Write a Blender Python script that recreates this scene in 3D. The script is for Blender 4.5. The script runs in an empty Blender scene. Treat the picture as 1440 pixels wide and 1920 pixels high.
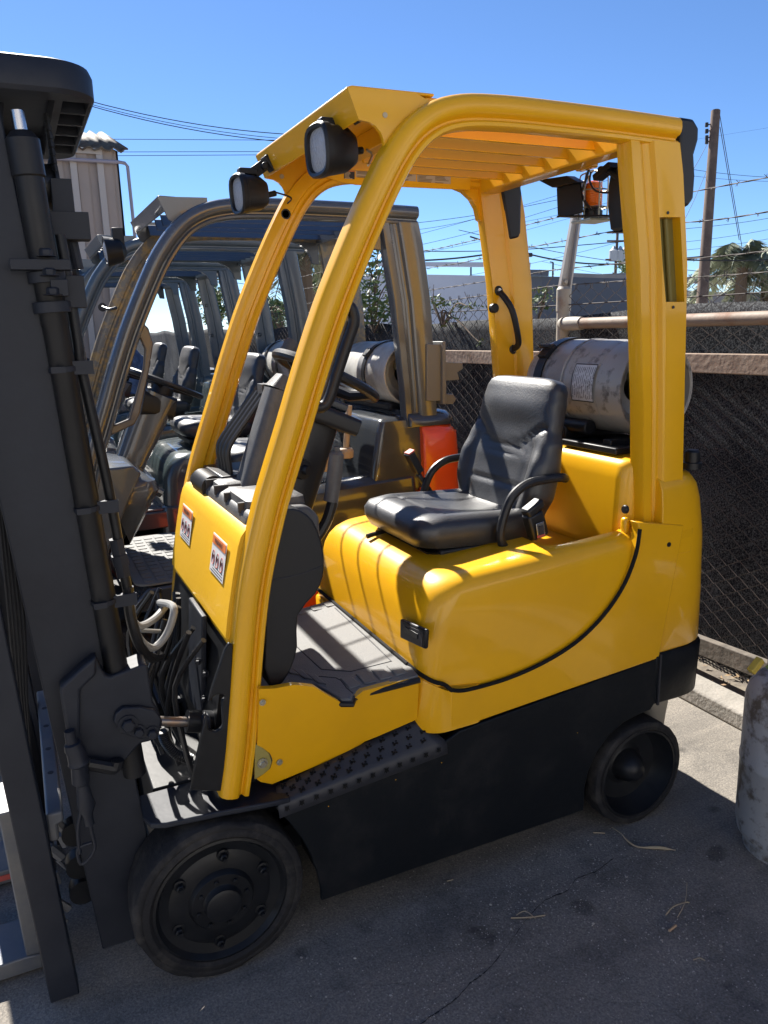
import bpy, bmesh, math, random
from mathutils import Vector, Matrix, noise
random.seed(7)
S = bpy.context.scene
COL = S.collection
R = math.radians
# ------------------------------------------------------------------ camera
CP = Vector((-.33193, -2.2527, 1.68778)); YAW, PIT, ROL, FPX = .43223, .23049, -.02591, 1463.37
_f = Vector((math.cos(PIT)*math.sin(YAW), math.cos(PIT)*math.cos(YAW), -math.sin(PIT)))
_r = Vector((math.cos(YAW), -math.sin(YAW), 0)); _u = _r.cross(_f)
RV = math.cos(ROL)*_r+math.sin(ROL)*_u; UV = -math.sin(ROL)*_r+math.cos(ROL)*_u
cam = bpy.data.objects.new('camera', bpy.data.cameras.new('camera')); COL.objects.link(cam)
cam.matrix_world = Matrix(((RV.x, UV.x, -_f.x, CP.x), (RV.y, UV.y, -_f.y, CP.y), (RV.z, UV.z, -_f.z, CP.z), (0, 0, 0, 1)))
cam.data.sensor_fit = 'VERTICAL'; cam.data.sensor_height = 24; cam.data.lens = 24*FPX/1920
cam.data.clip_end = 3000; cam.data.clip_start = .05
S.camera = cam; S.render.resolution_x = 768; S.render.resolution_y = 1024
def U(px, py, ax, val):
    """surveyed point: where the sight line through a photo pixel meets the plane x/y/z = val"""
    d = _f*FPX+RV*(px-720)-UV*(py-960)
    t = (val-CP[ax])/d[ax]
    return CP+d*t
def UY(pts, y): return [(lambda p: (p.x, p.z))(U(a, b, 1, y)) for a, b in pts]
def UZ(pts, z): return [(lambda p: (p.x, p.y))(U(a, b, 2, z)) for a, b in pts]
# ------------------------------------------------------------------ materials
MATS = {}
def mat(name, col, rough=.5, metal=0, coat=0, bump=0, bscale=40, var=0, vscale=6, col2=None, spec=.5, emit=None, bands=None, thr=(.4, .6), detail=6, coatr=.05, trans=0, sheen=0):
    m = bpy.data.materials.new(name); m.use_nodes = True
    nt = m.node_tree; b = nt.nodes['Principled BSDF']
    b.inputs['Base Color'].default_value = (*col, 1); b.inputs['Roughness'].default_value = rough
    b.inputs['Metallic'].default_value = metal; b.inputs['Coat Weight'].default_value = coat; b.inputs['Coat Roughness'].default_value = coatr
    b.inputs['Specular IOR Level'].default_value = spec
    if trans: b.inputs['Transmission Weight'].default_value = trans
    if sheen: b.inputs['Sheen Weight'].default_value = sheen; b.inputs['Sheen Roughness'].default_value = .4
    tc = nt.nodes.new('ShaderNodeTexCoord')
    if col2 is not None:
        n = nt.nodes.new('ShaderNodeTexNoise'); n.inputs['Scale'].default_value = vscale; n.inputs['Detail'].default_value = detail; n.inputs['Roughness'].default_value = .65
        nt.links.new(tc.outputs['Object'], n.inputs['Vector'])
        r = nt.nodes.new('ShaderNodeValToRGB'); r.color_ramp.elements[0].position = thr[0]; r.color_ramp.elements[1].position = thr[1]
        r.color_ramp.elements[0].color = (*col, 1); r.color_ramp.elements[1].color = (*col2, 1)
        nt.links.new(n.outputs['Fac'], r.inputs['Fac']); nt.links.new(r.outputs['Color'], b.inputs['Base Color'])
        mr = nt.nodes.new('ShaderNodeMapRange'); mr.inputs['To Min'].default_value = rough*.75; mr.inputs['To Max'].default_value = min(1, rough*1.3)
        nt.links.new(n.outputs['Fac'], mr.inputs['Value']); nt.links.new(mr.outputs['Result'], b.inputs['Roughness'])
    if bump:
        n2 = nt.nodes.new('ShaderNodeTexNoise'); n2.inputs['Scale'].default_value = bscale; n2.inputs['Detail'].default_value = 4
        nt.links.new(tc.outputs['Object'], n2.inputs['Vector'])
        bp = nt.nodes.new('ShaderNodeBump'); bp.inputs['Strength'].default_value = bump; bp.inputs['Distance'].default_value = .01
        nt.links.new(n2.outputs['Fac'], bp.inputs['Height']); nt.links.new(bp.outputs['Normal'], b.inputs['Normal'])
    if emit: b.inputs['Emission Color'].default_value = (*emit[0], 1); b.inputs['Emission Strength'].default_value = emit[1]
    MATS[name] = m; return m
YEL = mat('yellow_paint', (.86, .44, .005), .38, coat=.45, bump=.04, bscale=9, col2=(.80, .405, .006), spec=.35, vscale=2.5, coatr=.07)
YELR = mat('yellow_rough', (.84, .46, .008), .5, coat=.1, bump=.06, bscale=60)
BLK = mat('black_paint', (.008, .009, .011), .42, bump=.05, bscale=30, col2=(.013, .014, .017), vscale=8, spec=.35)
MBLK = mat('mast_paint', (.011, .014, .023), .5, bump=.09, bscale=25, col2=(.024, .028, .038), vscale=5, thr=(.35, .75), spec=.35)
SKB = mat('skirt_paint', (.004, .006, .009), .5, bump=.1, bscale=45, col2=(.020, .020, .022), vscale=7, thr=(.5, .85), detail=12, spec=.25)
PLA = mat('black_plastic', (.011, .012, .015), .42, bump=.05, bscale=220, spec=.4)
GPL = mat('grey_plastic', (.075, .075, .078), .5, bump=.15, bscale=260, col2=(.10, .10, .10), vscale=20)
MATF = mat('floor_rubber', (.12, .12, .118), .6, bump=.25, bscale=300, col2=(.19, .188, .18), vscale=9, thr=(.3, .75))
RUB = mat('tyre_rubber', (.016, .016, .018), .8, bump=.35, bscale=45, col2=(.085, .078, .07), vscale=11, thr=(.48, .8), detail=12, spec=.3)
SEAL = mat('seal_rubber', (.012, .012, .013), .85, spec=.2)
HOSE = mat('hose_rubber', (.02, .02, .022), .38)
VIN = mat('seat_vinyl', (.009, .010, .014), .48, bump=.14, bscale=160, col2=(.014, .016, .021), vscale=10, spec=.7, sheen=.05, coat=.55, coatr=.38)
LENS = mat('lamp_lens', (.42, .43, .45), .18, bump=.6, bscale=140)
CHR = mat('bright_steel', (.55, .55, .56), .25, metal=1)
ZINC = mat('zinc_bolt', (.5, .47, .36), .35, metal=.9)
AMB = mat('amber_lens', (.95, .2, .01), .25, coat=.5)
ALU = mat('tank_aluminium', (.35, .335, .31), .45, metal=.15, bump=.14, bscale=60, col2=(.13, .12, .11), vscale=15, thr=(.54, .66), detail=12)
WTK = mat('white_tank', (.5, .49, .46), .5, bump=.1, bscale=30, col2=(.3, .28, .25), vscale=9, thr=(.45, .75), detail=9)
GTK = mat('grey_steel_tank', (.40, .40, .395), .55, metal=.1, bump=.18, bscale=50, col2=(.13, .11, .09), vscale=17, thr=(.5, .64), detail=14)
GGD = mat('guard_grey', (.075, .088, .105), .25, coat=.8, bump=.04, bscale=8, col2=(.09, .10, .115), vscale=5)
GRY = mat('dark_gloss_grey', (.042, .048, .058), .2, coat=.8, bump=.04, bscale=8, col2=(.052, .058, .066), vscale=5)
BLU = mat('blue_grey_paint', (.07, .10, .125), .35, coat=.5, bump=.04, bscale=10, col2=(.085, .115, .14), vscale=4)
GRN = mat('green_grey_paint', (.06, .08, .08), .25, coat=.6, bump=.04, bscale=8)
WORN = mat('worn_guard_paint', (.13, .13, .125), .35, coat=.3, bump=.1, bscale=20, col2=(.33, .23, .09), vscale=30, thr=(.44, .62), detail=12)
ORG = mat('orange_red_paint', (.78, .09, .012), .3, coat=.6, bump=.03, bscale=9)
RED = mat('red_mark', (.5, .09, .07), .6)
WHT = mat('decal_white', (.72, .71, .70), .45)
ORD = mat('decal_orange', (.72, .2, .05), .45)
INK = mat('decal_ink', (.03, .03, .035), .6)
TAN = mat('aged_decal', (.50, .42, .28), .6)
TINK = mat('aged_ink', (.22, .17, .10), .6)
WOOD = mat('weathered_wood', (.25, .17, .12), .85, bump=.3, bscale=40, col2=(.36, .27, .2), vscale=5)
WOOD2 = mat('grey_board', (.10, .085, .07), .85, bump=.4, bscale=30, col2=(.17, .145, .12), vscale=9)
POLEW = mat('pole_wood', (.11, .072, .052), .9, bump=.3, bscale=8, col2=(.16, .11, .08), vscale=4)
PIPE = mat('rusty_pipe', (.27, .20, .145), .65, bump=.2, bscale=25, col2=(.20, .095, .05), vscale=5, thr=(.5, .72), detail=9)
PIPEG = mat('painted_pipe', (.36, .32, .26), .6, bump=.15, bscale=25, col2=(.25, .16, .1), vscale=10, thr=(.55, .75))
WIRE = mat('fence_wire', (.075, .06, .052), .75)
CABLE = mat('cable', (.02, .02, .022), .7)
LEAF = mat('leaf_green', (.07, .12, .03), .5, col2=(.14, .19, .06), vscale=9)
LEAF2 = mat('palm_green', (.27, .30, .20), .6, col2=(.36, .38, .27), vscale=4)
BARK = mat('bark', (.14, .10, .07), .9, bump=.4, bscale=20)
TWIG = mat('dry_grass', (.36, .29, .19), .8)
FORK = mat('fork_steel', (.12, .13, .15), .45, metal=.3, bump=.1, bscale=20, col2=(.17, .17, .17), vscale=6)
RUSTM = mat('rust', (.16, .06, .035), .8, bump=.2, bscale=50)
CREAM = mat('beige_plastic', (.42, .31, .2), .5)
# ------------------------------------------------------------------ builders
CUR = [None, Vector((0, 0, 0))]
def thing(name, label, cat, loc, group=None, kind=None):
    o = bpy.data.objects.new(name, None); COL.objects.link(o); o.location = loc; o.empty_display_size = .1
    o['label'] = label; o['category'] = cat
    if group: o['group'] = group
    if kind: o['kind'] = kind
    CUR[0] = o; CUR[1] = Vector(loc); return o
class Mesh:
    def __init__(s): s.v = []; s.f = []; s.m = []
    def add(s, v, f, mi=0):
        k = len(s.v); s.v += [Vector(a) for a in v]; s.f += [[i+k for i in g] for g in f]; s.m += [mi]*len(f); return s
    def join(s, o): k = len(s.v); s.v += o.v; s.f += [[i+k for i in g] for g in o.f]; s.m += o.m; return s
    def xf(s, M): s.v = [M@a for a in s.v]; return s
def build(name, me, mats, parent=0, smooth=True, bevel=0, seg=2, label=None, ang=35, subsurf=0):
    """link one mesh object; vertices are given in world space"""
    if parent == 0: parent = CUR[0]
    d = bpy.data.meshes.new(name)
    off = CUR[1] if parent is not None else Vector((0, 0, 0))
    d.from_pydata([a-off for a in me.v], [], me.f)
    if not isinstance(mats, (list, tuple)): mats = [mats]
    for m in mats: d.materials.append(m)
    for p, mi in zip(d.polygons, me.m): p.material_index = mi
    bm = bmesh.new(); bm.from_mesh(d); bmesh.ops.recalc_face_normals(bm, faces=bm.faces); bm.to_mesh(d); bm.free()
    o = bpy.data.objects.new(name, d); COL.objects.link(o)
    if parent is not None: o.parent = parent
    if bevel:
        b = o.modifiers.new('bevel', 'BEVEL'); b.width = bevel; b.segments = seg; b.limit_method = 'ANGLE'; b.angle_limit = R(30); b.harden_normals = False
    if subsurf:
        b = o.modifiers.new('sub', 'SUBSURF'); b.levels = subsurf; b.render_levels = subsurf
    if smooth:
        d.polygons.foreach_set('use_smooth', [True]*len(d.polygons))
        try: d.set_sharp_from_angle(angle=R(ang))
        except Exception: pass
    if label: o['label'] = label
    return o
def top(name, me, mats, label, cat, group=None, kind=None, loc=None, **k):
    """a thing that is one mesh; origin moved to its base"""
    lo = Vector((sum(a.x for a in me.v)/len(me.v), sum(a.y for a in me.v)/len(me.v), min(a.z for a in me.v)))
    me.v = [a-lo for a in me.v]
    o = build(name, me, mats, parent=None, **k); o.location = lo
    if kind == 'structure': o['kind'] = kind; return o
    o['label'] = label; o['category'] = cat
    if group: o['group'] = group
    if kind: o['kind'] = kind
    return o
def box(c, s, rot=None):
    m = Mesh(); x, y, z = [a/2 for a in s]
    v = [Vector((i*x, j*y, k*z)) for k in (-1, 1) for j in (-1, 1) for i in (-1, 1)]
    if rot: v = [rot@a for a in v]
    c = Vector(c)
    return m.add([c+a for a in v], [(0, 1, 3, 2), (4, 6, 7, 5), (0, 4, 5, 1), (2, 3, 7, 6), (0, 2, 6, 4), (1, 5, 7, 3)])
def many(name, ms, mats, **k):
    """one object per piece"""
    return [build(name, m, mats, **k) for m in ms]
def bb(x0, x1, y0, y1, z0, z1): return box(((x0+x1)/2, (y0+y1)/2, (z0+z1)/2), (abs(x1-x0), abs(y1-y0), abs(z1-z0)))
def prism(poly, ax, a, b):
    """polygon extruded along axis ax between a and b (a,b may be lists per vertex)"""
    n = len(poly); A = a if isinstance(a, (list, tuple)) else [a]*n; B = b if isinstance(b, (list, tuple)) else [b]*n
    def P(p, t): return {0: (t, p[0], p[1]), 1: (p[0], t, p[1]), 2: (p[0], p[1], t)}[ax]
    v = [P(p, A[i]) for i, p in enumerate(poly)]+[P(p, B[i]) for i, p in enumerate(poly)]
    return Mesh().add(v, [list(range(n)), list(range(2*n-1, n-1, -1))]+[(i, (i+1) % n, (i+1) % n+n, i+n) for i in range(n)])
def frame(t, up=Vector((0, 0, 1))):
    t = t.normalized(); s = t.cross(up)
    if s.length < 1e-4: s = t.cross(Vector((0, 1, 0)))
    s.normalize(); return s, s.cross(t).normalized()
def smoothpath(P, n=6, closed=False):
    P = [Vector(p) for p in P]; out = []
    N = len(P)
    for i in range(N if closed else N-1):
        g = lambda k: P[k % N] if closed else P[max(0, min(N-1, k))]
        p0, p1, p2, p3 = g(i-1), g(i), g(i+1), g(i+2)
        for k in range(n):
            t = k/n
            out.append(.5*((2*p1)+(p2-p0)*t+(2*p0-5*p1+4*p2-p3)*t*t+(3*p1-p0-3*p2+p3)*t**3))
    if not closed: out.append(P[-1])
    return out
def tube(P, r, n=8, sm=0, closed=False, cap=True):
    if sm: P = smoothpath(P, sm, closed)
    P = [Vector(p) for p in P]; N = len(P); v = []; f = []
    rr = r if isinstance(r, (list, tuple)) else [r]*N
    if len(rr) != N: rr = [rr[min(len(rr)-1, int(i*len(rr)/N))] for i in range(N)]
    last = None
    for i in range(N):
        if closed: t = P[(i+1) % N]-P[i-1]
        else: t = P[min(N-1, i+1)]-P[max(0, i-1)]
        if t.length < 1e-9: t = Vector((0, 0, 1))
        t.normalize()
        if last is None: s, u = frame(t)
        else:
            s = (last-t*last.dot(t))
            if s.length < 1e-6: s, _ = frame(t)
            s.normalize(); u = s.cross(t).normalized()
        last = s
        for k in range(n): a = 2*math.pi*k/n; v.append(P[i]+(s*math.cos(a)+u*math.sin(a))*rr[i])
    for i in range(N if closed else N-1):
        for k in range(n):
            j = (i+1) % N; f.append((i*n+k, i*n+(k+1) % n, j*n+(k+1) % n, j*n+k))
    if cap and not closed: f.append(list(range(n))[::-1]); f.append(list(range((N-1)*n, N*n)))
    return Mesh().add(v, f)
def revolve(prof, c, axis=Vector((0, -1, 0)), n=48, caps=True):
    """prof: list of (distance along axis, radius)"""
    axis = Vector(axis).normalized(); s, u = frame(axis); c = Vector(c); v = []; f = []
    for h, r in prof:
        for k in range(n): a = 2*math.pi*k/n; v.append(c+axis*h+(s*math.cos(a)+u*math.sin(a))*r)
    for i in range(len(prof)-1):
        for k in range(n): f.append((i*n+k, i*n+(k+1) % n, (i+1)*n+(k+1) % n, (i+1)*n+k))
    if caps: f.append(list(range(n))[::-1]); f.append(list(range((len(prof)-1)*n, len(prof)*n)))
    return Mesh().add(v, f)
def sweepxz(path, sec, ymap):
    """sweep a closed section (n,s) along a path in the x-z plane; ymap(s, i) gives y"""
    P = [Vector((a, 0, b)) for a, b in path]; N = len(P); v = []; k = len(sec)
    for i in range(N):
        t = (P[min(N-1, i+1)]-P[max(0, i-1)]).normalized(); nn = Vector((t.z, 0, -t.x))
        for a, s in sec:
            q = P[i]+nn*a; v.append((q.x, ymap(s, i/(N-1)), q.z))
    f = []
    for i in range(N-1):
        for j in range(k): f.append((i*k+j, i*k+(j+1) % k, (i+1)*k+(j+1) % k, (i+1)*k+j))
    f.append(list(range(k))[::-1]); f.append(list(range((N-1)*k, N*k)))
    return Mesh().add(v, f)
def loft(rings, cap=True, closed=True):
    n = len(rings[0]); v = [p for r in rings for p in r]; f = []
    for i in range(len(rings)-1):
        for k in range(n if closed else n-1): f.append((i*n+k, i*n+(k+1) % n, (i+1)*n+(k+1) % n, (i+1)*n+k))
    if cap: f.append(list(range(n))[::-1]); f.append(list(range((len(rings)-1)*n, len(rings)*n)))
    return Mesh().add(v, f)
def rrect(x0, x1, y0, y1, rads, seg=6):
    """rounded rectangle outline; rads = radii at (x0,y0),(x1,y0),(x1,y1),(x0,y1)"""
    out = []
    for (cx, cy, sx, sy, r, a0) in ((x0, y0, 1, 1, rads[0], 180), (x1, y0, -1, 1, rads[1], 270), (x1, y1, -1, -1, rads[2], 0), (x0, y1, 1, -1, rads[3], 90)):
        for k in range(seg+1):
            a = R(a0+90*k/seg); out.append((cx+sx*r+r*math.cos(a), cy+sy*r+r*math.sin(a)))
    return out
def arc(c, r, a0, a1, n): return [(c[0]+r*math.cos(R(a0+(a1-a0)*k/n)), c[1]+r*math.sin(R(a0+(a1-a0)*k/n))) for k in range(n+1)]
def bolt(c, ax, r=.01, h=.008, washer=True):
    m = Mesh()
    if washer: m.join(revolve([(0, r*1.45), (.002, r*1.45)], c, ax, 14))
    m.join(revolve([(0, r), (h, r), (h+r*.2, r*.8)], c, ax, 6)); return m
def cut(o, me):
    """boolean-subtract a mesh (world space) and bake the result"""
    d = bpy.data.meshes.new('c'); d.from_pydata([a-CUR[1] for a in me.v], [], me.f)
    bm = bmesh.new(); bm.from_mesh(d); bmesh.ops.recalc_face_normals(bm, faces=bm.faces); bm.to_mesh(d); bm.free()
    c = bpy.data.objects.new('c', d); COL.objects.link(c); c.parent = o.parent
    b = o.modifiers.new('cut', 'BOOLEAN'); b.object = c; b.solver = 'EXACT'
    bpy.context.view_layer.update()
    dg = bpy.context.evaluated_depsgraph_get(); nm = bpy.data.meshes.new_from_object(o.evaluated_get(dg))
    o.modifiers.clear(); o.data = nm
    bpy.data.objects.remove(c)
    nm.polygons.foreach_set('use_smooth', [True]*len(nm.polygons)); nm.set_sharp_from_angle(angle=R(35))
def label_text(txt, size, M, mt, name='lettering', parent=0, ext=.0006):
    cu = bpy.data.curves.new('t', 'FONT'); cu.body = txt; cu.size = size; cu.extrude = ext; cu.align_x = 'CENTER'; cu.align_y = 'CENTER'
    o = bpy.data.objects.new('t', cu); COL.objects.link(o); bpy.context.view_layer.update()
    d = bpy.data.meshes.new_from_object(o.evaluated_get(bpy.context.evaluated_depsgraph_get())); bpy.data.objects.remove(o)
    m = Mesh(); m.add([M@v.co for v in d.vertices], [list(p.vertices) for p in d.polygons])
    return m
# ------------------------------------------------------------------ shared forklift pieces
OUT = [(.022, .507), (.05, .649), (.091, .935), (.122, 1.099), (.167, 1.257), (.199, 1.347), (.248, 1.474), (.295, 1.6), (.356, 1.75), (.415, 1.874), (.472, 1.985), (.527, 2.082), (.566, 2.14), (.615, 2.192), (.68, 2.232), (.76, 2.254), (.86, 2.262), (1.0, 2.264), (1.25, 2.262), (1.478, 2.257)]
def gsec():
    return [(0, .0), (0, .040), (.005, .053), (.016, .061), (.030, .063), (.043, .061), (.050, .055), (.053, .046), (.057, .041), (.062, .041), (.065, .050), (.069, .053), (.077, .052), (.081, .045), (.082, .030), (.082, .012), (.074, .0), (.062, -.003), (.055, .004), (.046, .004), (.040, -.003), (.012, -.003)]
def smooth2(path, n=3):
    return [(p.x, p.z) for p in smoothpath([(a, 0, b) for a, b in path], n)]
def guard(nm, M, yc, dxf=0, dxr=0, hw=.43, dz=0, slats=6, ys=None, stretch=1, parts=True, slot=False, headh=.0, mslat=None, inner=None, nb=False):
    """overhead guard: two bent front legs running into the roof rails, two rear legs, cross members, slats"""
    def tx(x): return x+dxf+(dxr-dxf)*max(0, min(1, (x-.5)/.9))
    path = [(tx(a), b+dz) for a, b in smooth2(OUT, 3)]
    m = Mesh(); sec = gsec()
    far = Mesh()
    for sd in (-1, 1):
        t = sweepxz(path, [(a, b) for a, b in sec], lambda s, i, sd=sd: yc+sd*(hw-.063+s))
        (m if sd < 0 or inner is None else far).join(t)
        # rear leg: tapered section with grooves
        rs = [(0, -.004), (0, .036), (.03, .05), (.2, .05), (.24, .042), (.3, .040), (.35, .046), (.41, .046), (.45, .058), (.5, .062), (.97, .062), (1, .055), (1, .0), (.9, -.008), (.5, -.008), (.45, .0), (.1, .0)]
        rings = []
        for x0, x1, z in ((1.425, 1.585, .98), (1.412, 1.572, 1.15), (1.392, 1.556, 1.45), (1.352, 1.535, 1.85), (1.310, 1.498, 2.10), (1.298, 1.478, 2.185)):
            if nb and yc > 2: x1 = x0+.128
            rings.append([Vector((x0+dxr+(x1-x0)*a, yc+sd*(hw-.063+b), z+dz)) for a, b in rs])
        (m if sd < 0 or inner is None else far).join(loft(rings))
        # gusset in the corner of rear leg and rail
        gp = [(tx(1.315), 2.07+dz), (tx(1.312), 2.187+dz), (tx(1.19), 2.187+dz)]+[(tx(1.19)+.115*math.sin(R(a)), 2.065+.115*math.cos(R(a))+dz) for a in (8, 25, 45, 65, 85)]
        m.join(prism(gp, 1, yc+sd*(hw-.05), yc+sd*(hw-.022)))
        # end plate of the header with its round relief towards the leg
        rel = [(.496, 2.176), (.516, 2.174), (.532, 2.166), (.545, 2.153), (.552, 2.138), (.553, 2.122)]
        gp = [(.461, 2.244), (.64, 2.25), (.68, 2.235), (.62, 2.19), (.585, 2.14)]+rel[::-1]+[(.488, 2.177)]
        if nb: gp = [(.540, 2.252), (.70, 2.256), (.70, 2.22), (.60, 2.15), (.57, 2.17), (.560, 2.20)]
        m.join(prism([(tx(a), b+dz) for a, b in gp], 1, yc+sd*(hw-.052), yc+sd*(hw-.04)))
    o = build(nm, m, M)
    if inner is not None: build('far_leg_channel', far, inner, parent=o)
    # header, bent sheet
    hp = [(.460, 2.244), (.489, 2.177), (.495, 2.179), (.470, 2.243), (.70, 2.249), (.70, 2.256), (.478, 2.254), (.465, 2.250)]
    sx0 = .715
    if nb: hp = [(.540, 2.252), (.560, 2.200), (.566, 2.202), (.549, 2.248), (.60, 2.250), (.60, 2.256), (.550, 2.258)]; sx0 = .60
    h = prism([(tx(a), b+dz) for a, b in hp], 1, yc-hw+.05, yc+hw-.05)
    if not nb: h.join(bb(tx(.68), tx(.72), yc-hw+.06, yc+hw-.06, 2.195+dz, 2.249+dz))
    build('header_plate', h, M, parent=o, bevel=.003)
    c = prism([(tx(1.30), 2.235+dz), (tx(1.30), 2.165+dz), (tx(1.37), 2.165+dz), (tx(1.43), 2.2+dz), (tx(1.478), 2.2+dz), (tx(1.478), 2.235+dz)], 1, yc-hw+.055, yc+hw-.055)
    build('rear_cross_member', c, M, parent=o, bevel=.006)
    ys = ys or [yc-.295+.59*k/(slats-1) for k in range(slats)]
    for y in ys:
        q = [(y-.009, 2.185+dz), (y+.004, 2.185+dz), (y+(.056 if nb else .030), 2.236+dz), (y+(.046 if nb else .018), 2.238+dz)]
        build('slat', prism(q, 0, tx(sx0), tx(1.305)), mslat or M, parent=o, bevel=.002)
    return o
def wheel(nm, c, r, w, rim, M, front=True, cap=.04, lugs=6, side=-1, worn=True):
    c = Vector(c); ax = Vector((0, side, 0))
    t = revolve([(-w, rim+.01), (-w, r-.02), (-w+.012, r-.004), (-w*.5, r), (-.013, r), (-.004, r-.004), (0, r-.012), (.001, r-.02), (-.001, r-.024), (.002, r-.028), (.003, rim+.012), (-.004, rim+.004), (-.01, rim)], c, ax, 72, caps=False)
    if worn:
        for v in t.v:
            d = (v-c); n = noise.noise(v*9)*.004+noise.noise(v*38)*.003+max(0, noise.noise(v*22)-.25)*.02
            rr = Vector((d.x, 0, d.z));
            if rr.length > r-.012: v -= rr.normalized()*max(0, n+.001)
    o = build(nm, t, RUB, label=None)
    if front:
        p = [(-.004, rim+.003), (-.002, rim-.004), (-.016, rim-.014), (-.022, rim-.04), (-.014, .118), (-.012, .088), (-.004, .084), (.002, .08), (.002, .052), (.004, .05), (.020, .046), (.024, .038), (.024, .0005)]
    else:
        p = [(-.002, rim+.003), (0, rim-.004), (-.035, rim-.010), (-.07, rim-.03), (-.078, .075), (-.07, .06), (-.045, .05), (-.030, .046), (-.018, .036), (-.006, .026), (-.002, .012), (-.001, .0005)]
    d = build('rim', revolve(p, c, ax, 64, caps=False), BLK, parent=o)
    if front:
        lg = Mesh()
        for k in range(lugs):
            a = 2*math.pi*k/lugs+.42; q = c+Vector((math.cos(a)*.127, 0, math.sin(a)*.127))+ax*-.016
            l1 = revolve([(-.002, .0165), (.004, .016), (.005, .013)], q, ax, 20); l1.join(bolt(q+ax*.005, ax, .011, .012, False)); l1.join(revolve([(0, .0065), (.028, .006)], q, ax, 10)); build('lug_nut', l1, BLK, parent=o)
        for k in range(8):
            a = 2*math.pi*k/8+.2; q = c+Vector((math.cos(a)*.066, 0, math.sin(a)*.066))+ax*.002
            if worn: build('hub_bolt', bolt(q, ax, .0065, .006, False), BLK, parent=o)

    return o
def seat(P, yc, x0, z0, tilt=8, hip=True, s=1.0, M=None, armc=None):
    """P parent forklift; x0 = front of cushion, z0 = underside"""
    M = M or VIN
    base = Mesh(); base.join(bb(x0+.05, x0+.42, yc-.19, yc+.19, z0-.035, z0+.0))
    base.join(bb(x0+.08, x0+.40, yc-.22, yc+.22, z0-.012, z0+.012))
    so = build('seat', base, PLA, bevel=.008)
    n = 21; rings = []
    def outline(grow, xf):
        pts = []
        for a, b in rrect(x0+xf-grow, x0+.47+grow, yc-.235-grow, yc+.235+grow, [.075, .05, .05, .075], 14): pts.append((a, b))
        return pts
    L = [(-.035, -.006, 0.02), (-.008, .004, .008), (0, .034, .0), (0, .062, -.002), (-.008, .084, .004), (-.035, .098, .012)]
    for g, z, xf in L: rings.append([Vector((a, b, z0+z+.035*max(0, 1-(a-x0)/.45)*.55)) for a, b in outline(g, xf)])
    # dished top with side bolsters and a cross seam
    for sc in (.93, .87, .81, .76, .71, .65, .58, .5, .42, .34, .25, .15, .06):
        r0 = rings[5]; cx = x0+.235; r = []
        for p in r0:
            q = Vector((cx+(p.x-cx)*sc, yc+(p.y-yc)*sc, 0))
            dy = abs(q.y-yc); u = (q.x-x0)/.47; z = z0+.101+.035*max(0, 1-(q.x-x0)/.45)*.55
            z += -.026*(1-min(1, dy/.17)**2)*min(1, max(0, (u-.18)/.35))
            z += -.008*math.exp(-((dy-.155-.02*u)/.010)**2)*(1 if u > .25 else 0)
            if dy < .165: z += -.007*math.exp(-((u-.50-.08*(dy/.17)**2)/.018)**2)-.006*math.exp(-((u-.24)/.016)**2)
            q.z = z; r.append(q)
        rings.append(r)
    build('cushion', loft(rings), M, parent=so, ang=50)
    bx, bz = x0+.40, z0+.05
    prof = [(0, .20, .09), (.03, .225, .11), (.10, .247, .120), (.18, .252, .112), (.25, .243, .092), (.31, .222, .084), (.38, .212, .092), (.43, .204, .090), (.454, .192, .080), (.466, .170, .058), (.472, .13, .03)]
    hs = sorted(set([round(.472*i/52, 4) for i in range(53)]+[.460, .466, .470])); rr = []; k = 56
    def pr(h):
        for a, b in zip(prof, prof[1:]):
            if h <= b[0]+1e-6:
                t = (h-a[0])/(b[0]-a[0]); t = t*t*(3-2*t) if h < .44 else t; return a[1]+(b[1]-a[1])*t, a[2]+(b[2]-a[2])*t
        return prof[-1][1:]
    for h in hs:
        w, th = pr(h); cx = bx+.03+h*.26; z = bz+h*.97; ring = []
        for i in range(k):
            a = 2*math.pi*i/k; ca, sa = math.cos(a), math.sin(a)
            y = w*(abs(ca)**.5)*(1 if ca > 0 else -1); x = th*.5*(abs(sa)**.5)*(1 if sa > 0 else -1)
            if sa < -.02:
                u = abs(y)/w; e = min(1, abs(sa)*4)
                x += e*.020*(1-u**2)*math.exp(-((h-.13)/.14)**2)
                x -= e*.022*math.exp(-((u-.86)/.13)**2)*math.exp(-((h-.15)/.11)**2)
                x += e*.009*math.exp(-((u-.66-.2*max(0, h-.16))/.035)**2)*(1 if h < .25 else max(0, 1-(h-.25)/.02))
                x += e*.013*math.exp(-((h-(.262-.055*math.cos(u*2.9)))/.008)**2)*(1 if u < .93 else 0)
                x += e*.008*math.exp(-((h-.105)/.007)**2)*(1 if u < .62 else 0)
                x -= e*.012*(1-u**2)*math.exp(-((h-.37)/.06)**2)
            ring.append(Vector((cx+x, yc+y, z+x*-.26)))
        rr.append(ring)
    build('backrest', loft(rr), M, parent=so, ang=60)
    if hip:
        for sd in (-1, 1):
            y = yc+sd*.262
            pts = [(x0+.53, y-sd*.02, z0+.195), (x0+.50, y, z0+.205), (x0+.44, y, z0+.205), (x0+.37, y, z0+.198), (x0+.315, y, z0+.165), (x0+.285, y, z0+.11), (x0+.27, y, z0+.045), (x0+.285, y, z0+.005), (x0+.33, y-sd*.01, z0-.02), (x0+.40, y-sd*.03, z0-.02)]
            build('armrest', tube(pts, .0145, 10, sm=5), PLA, parent=so)
    return so
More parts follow.
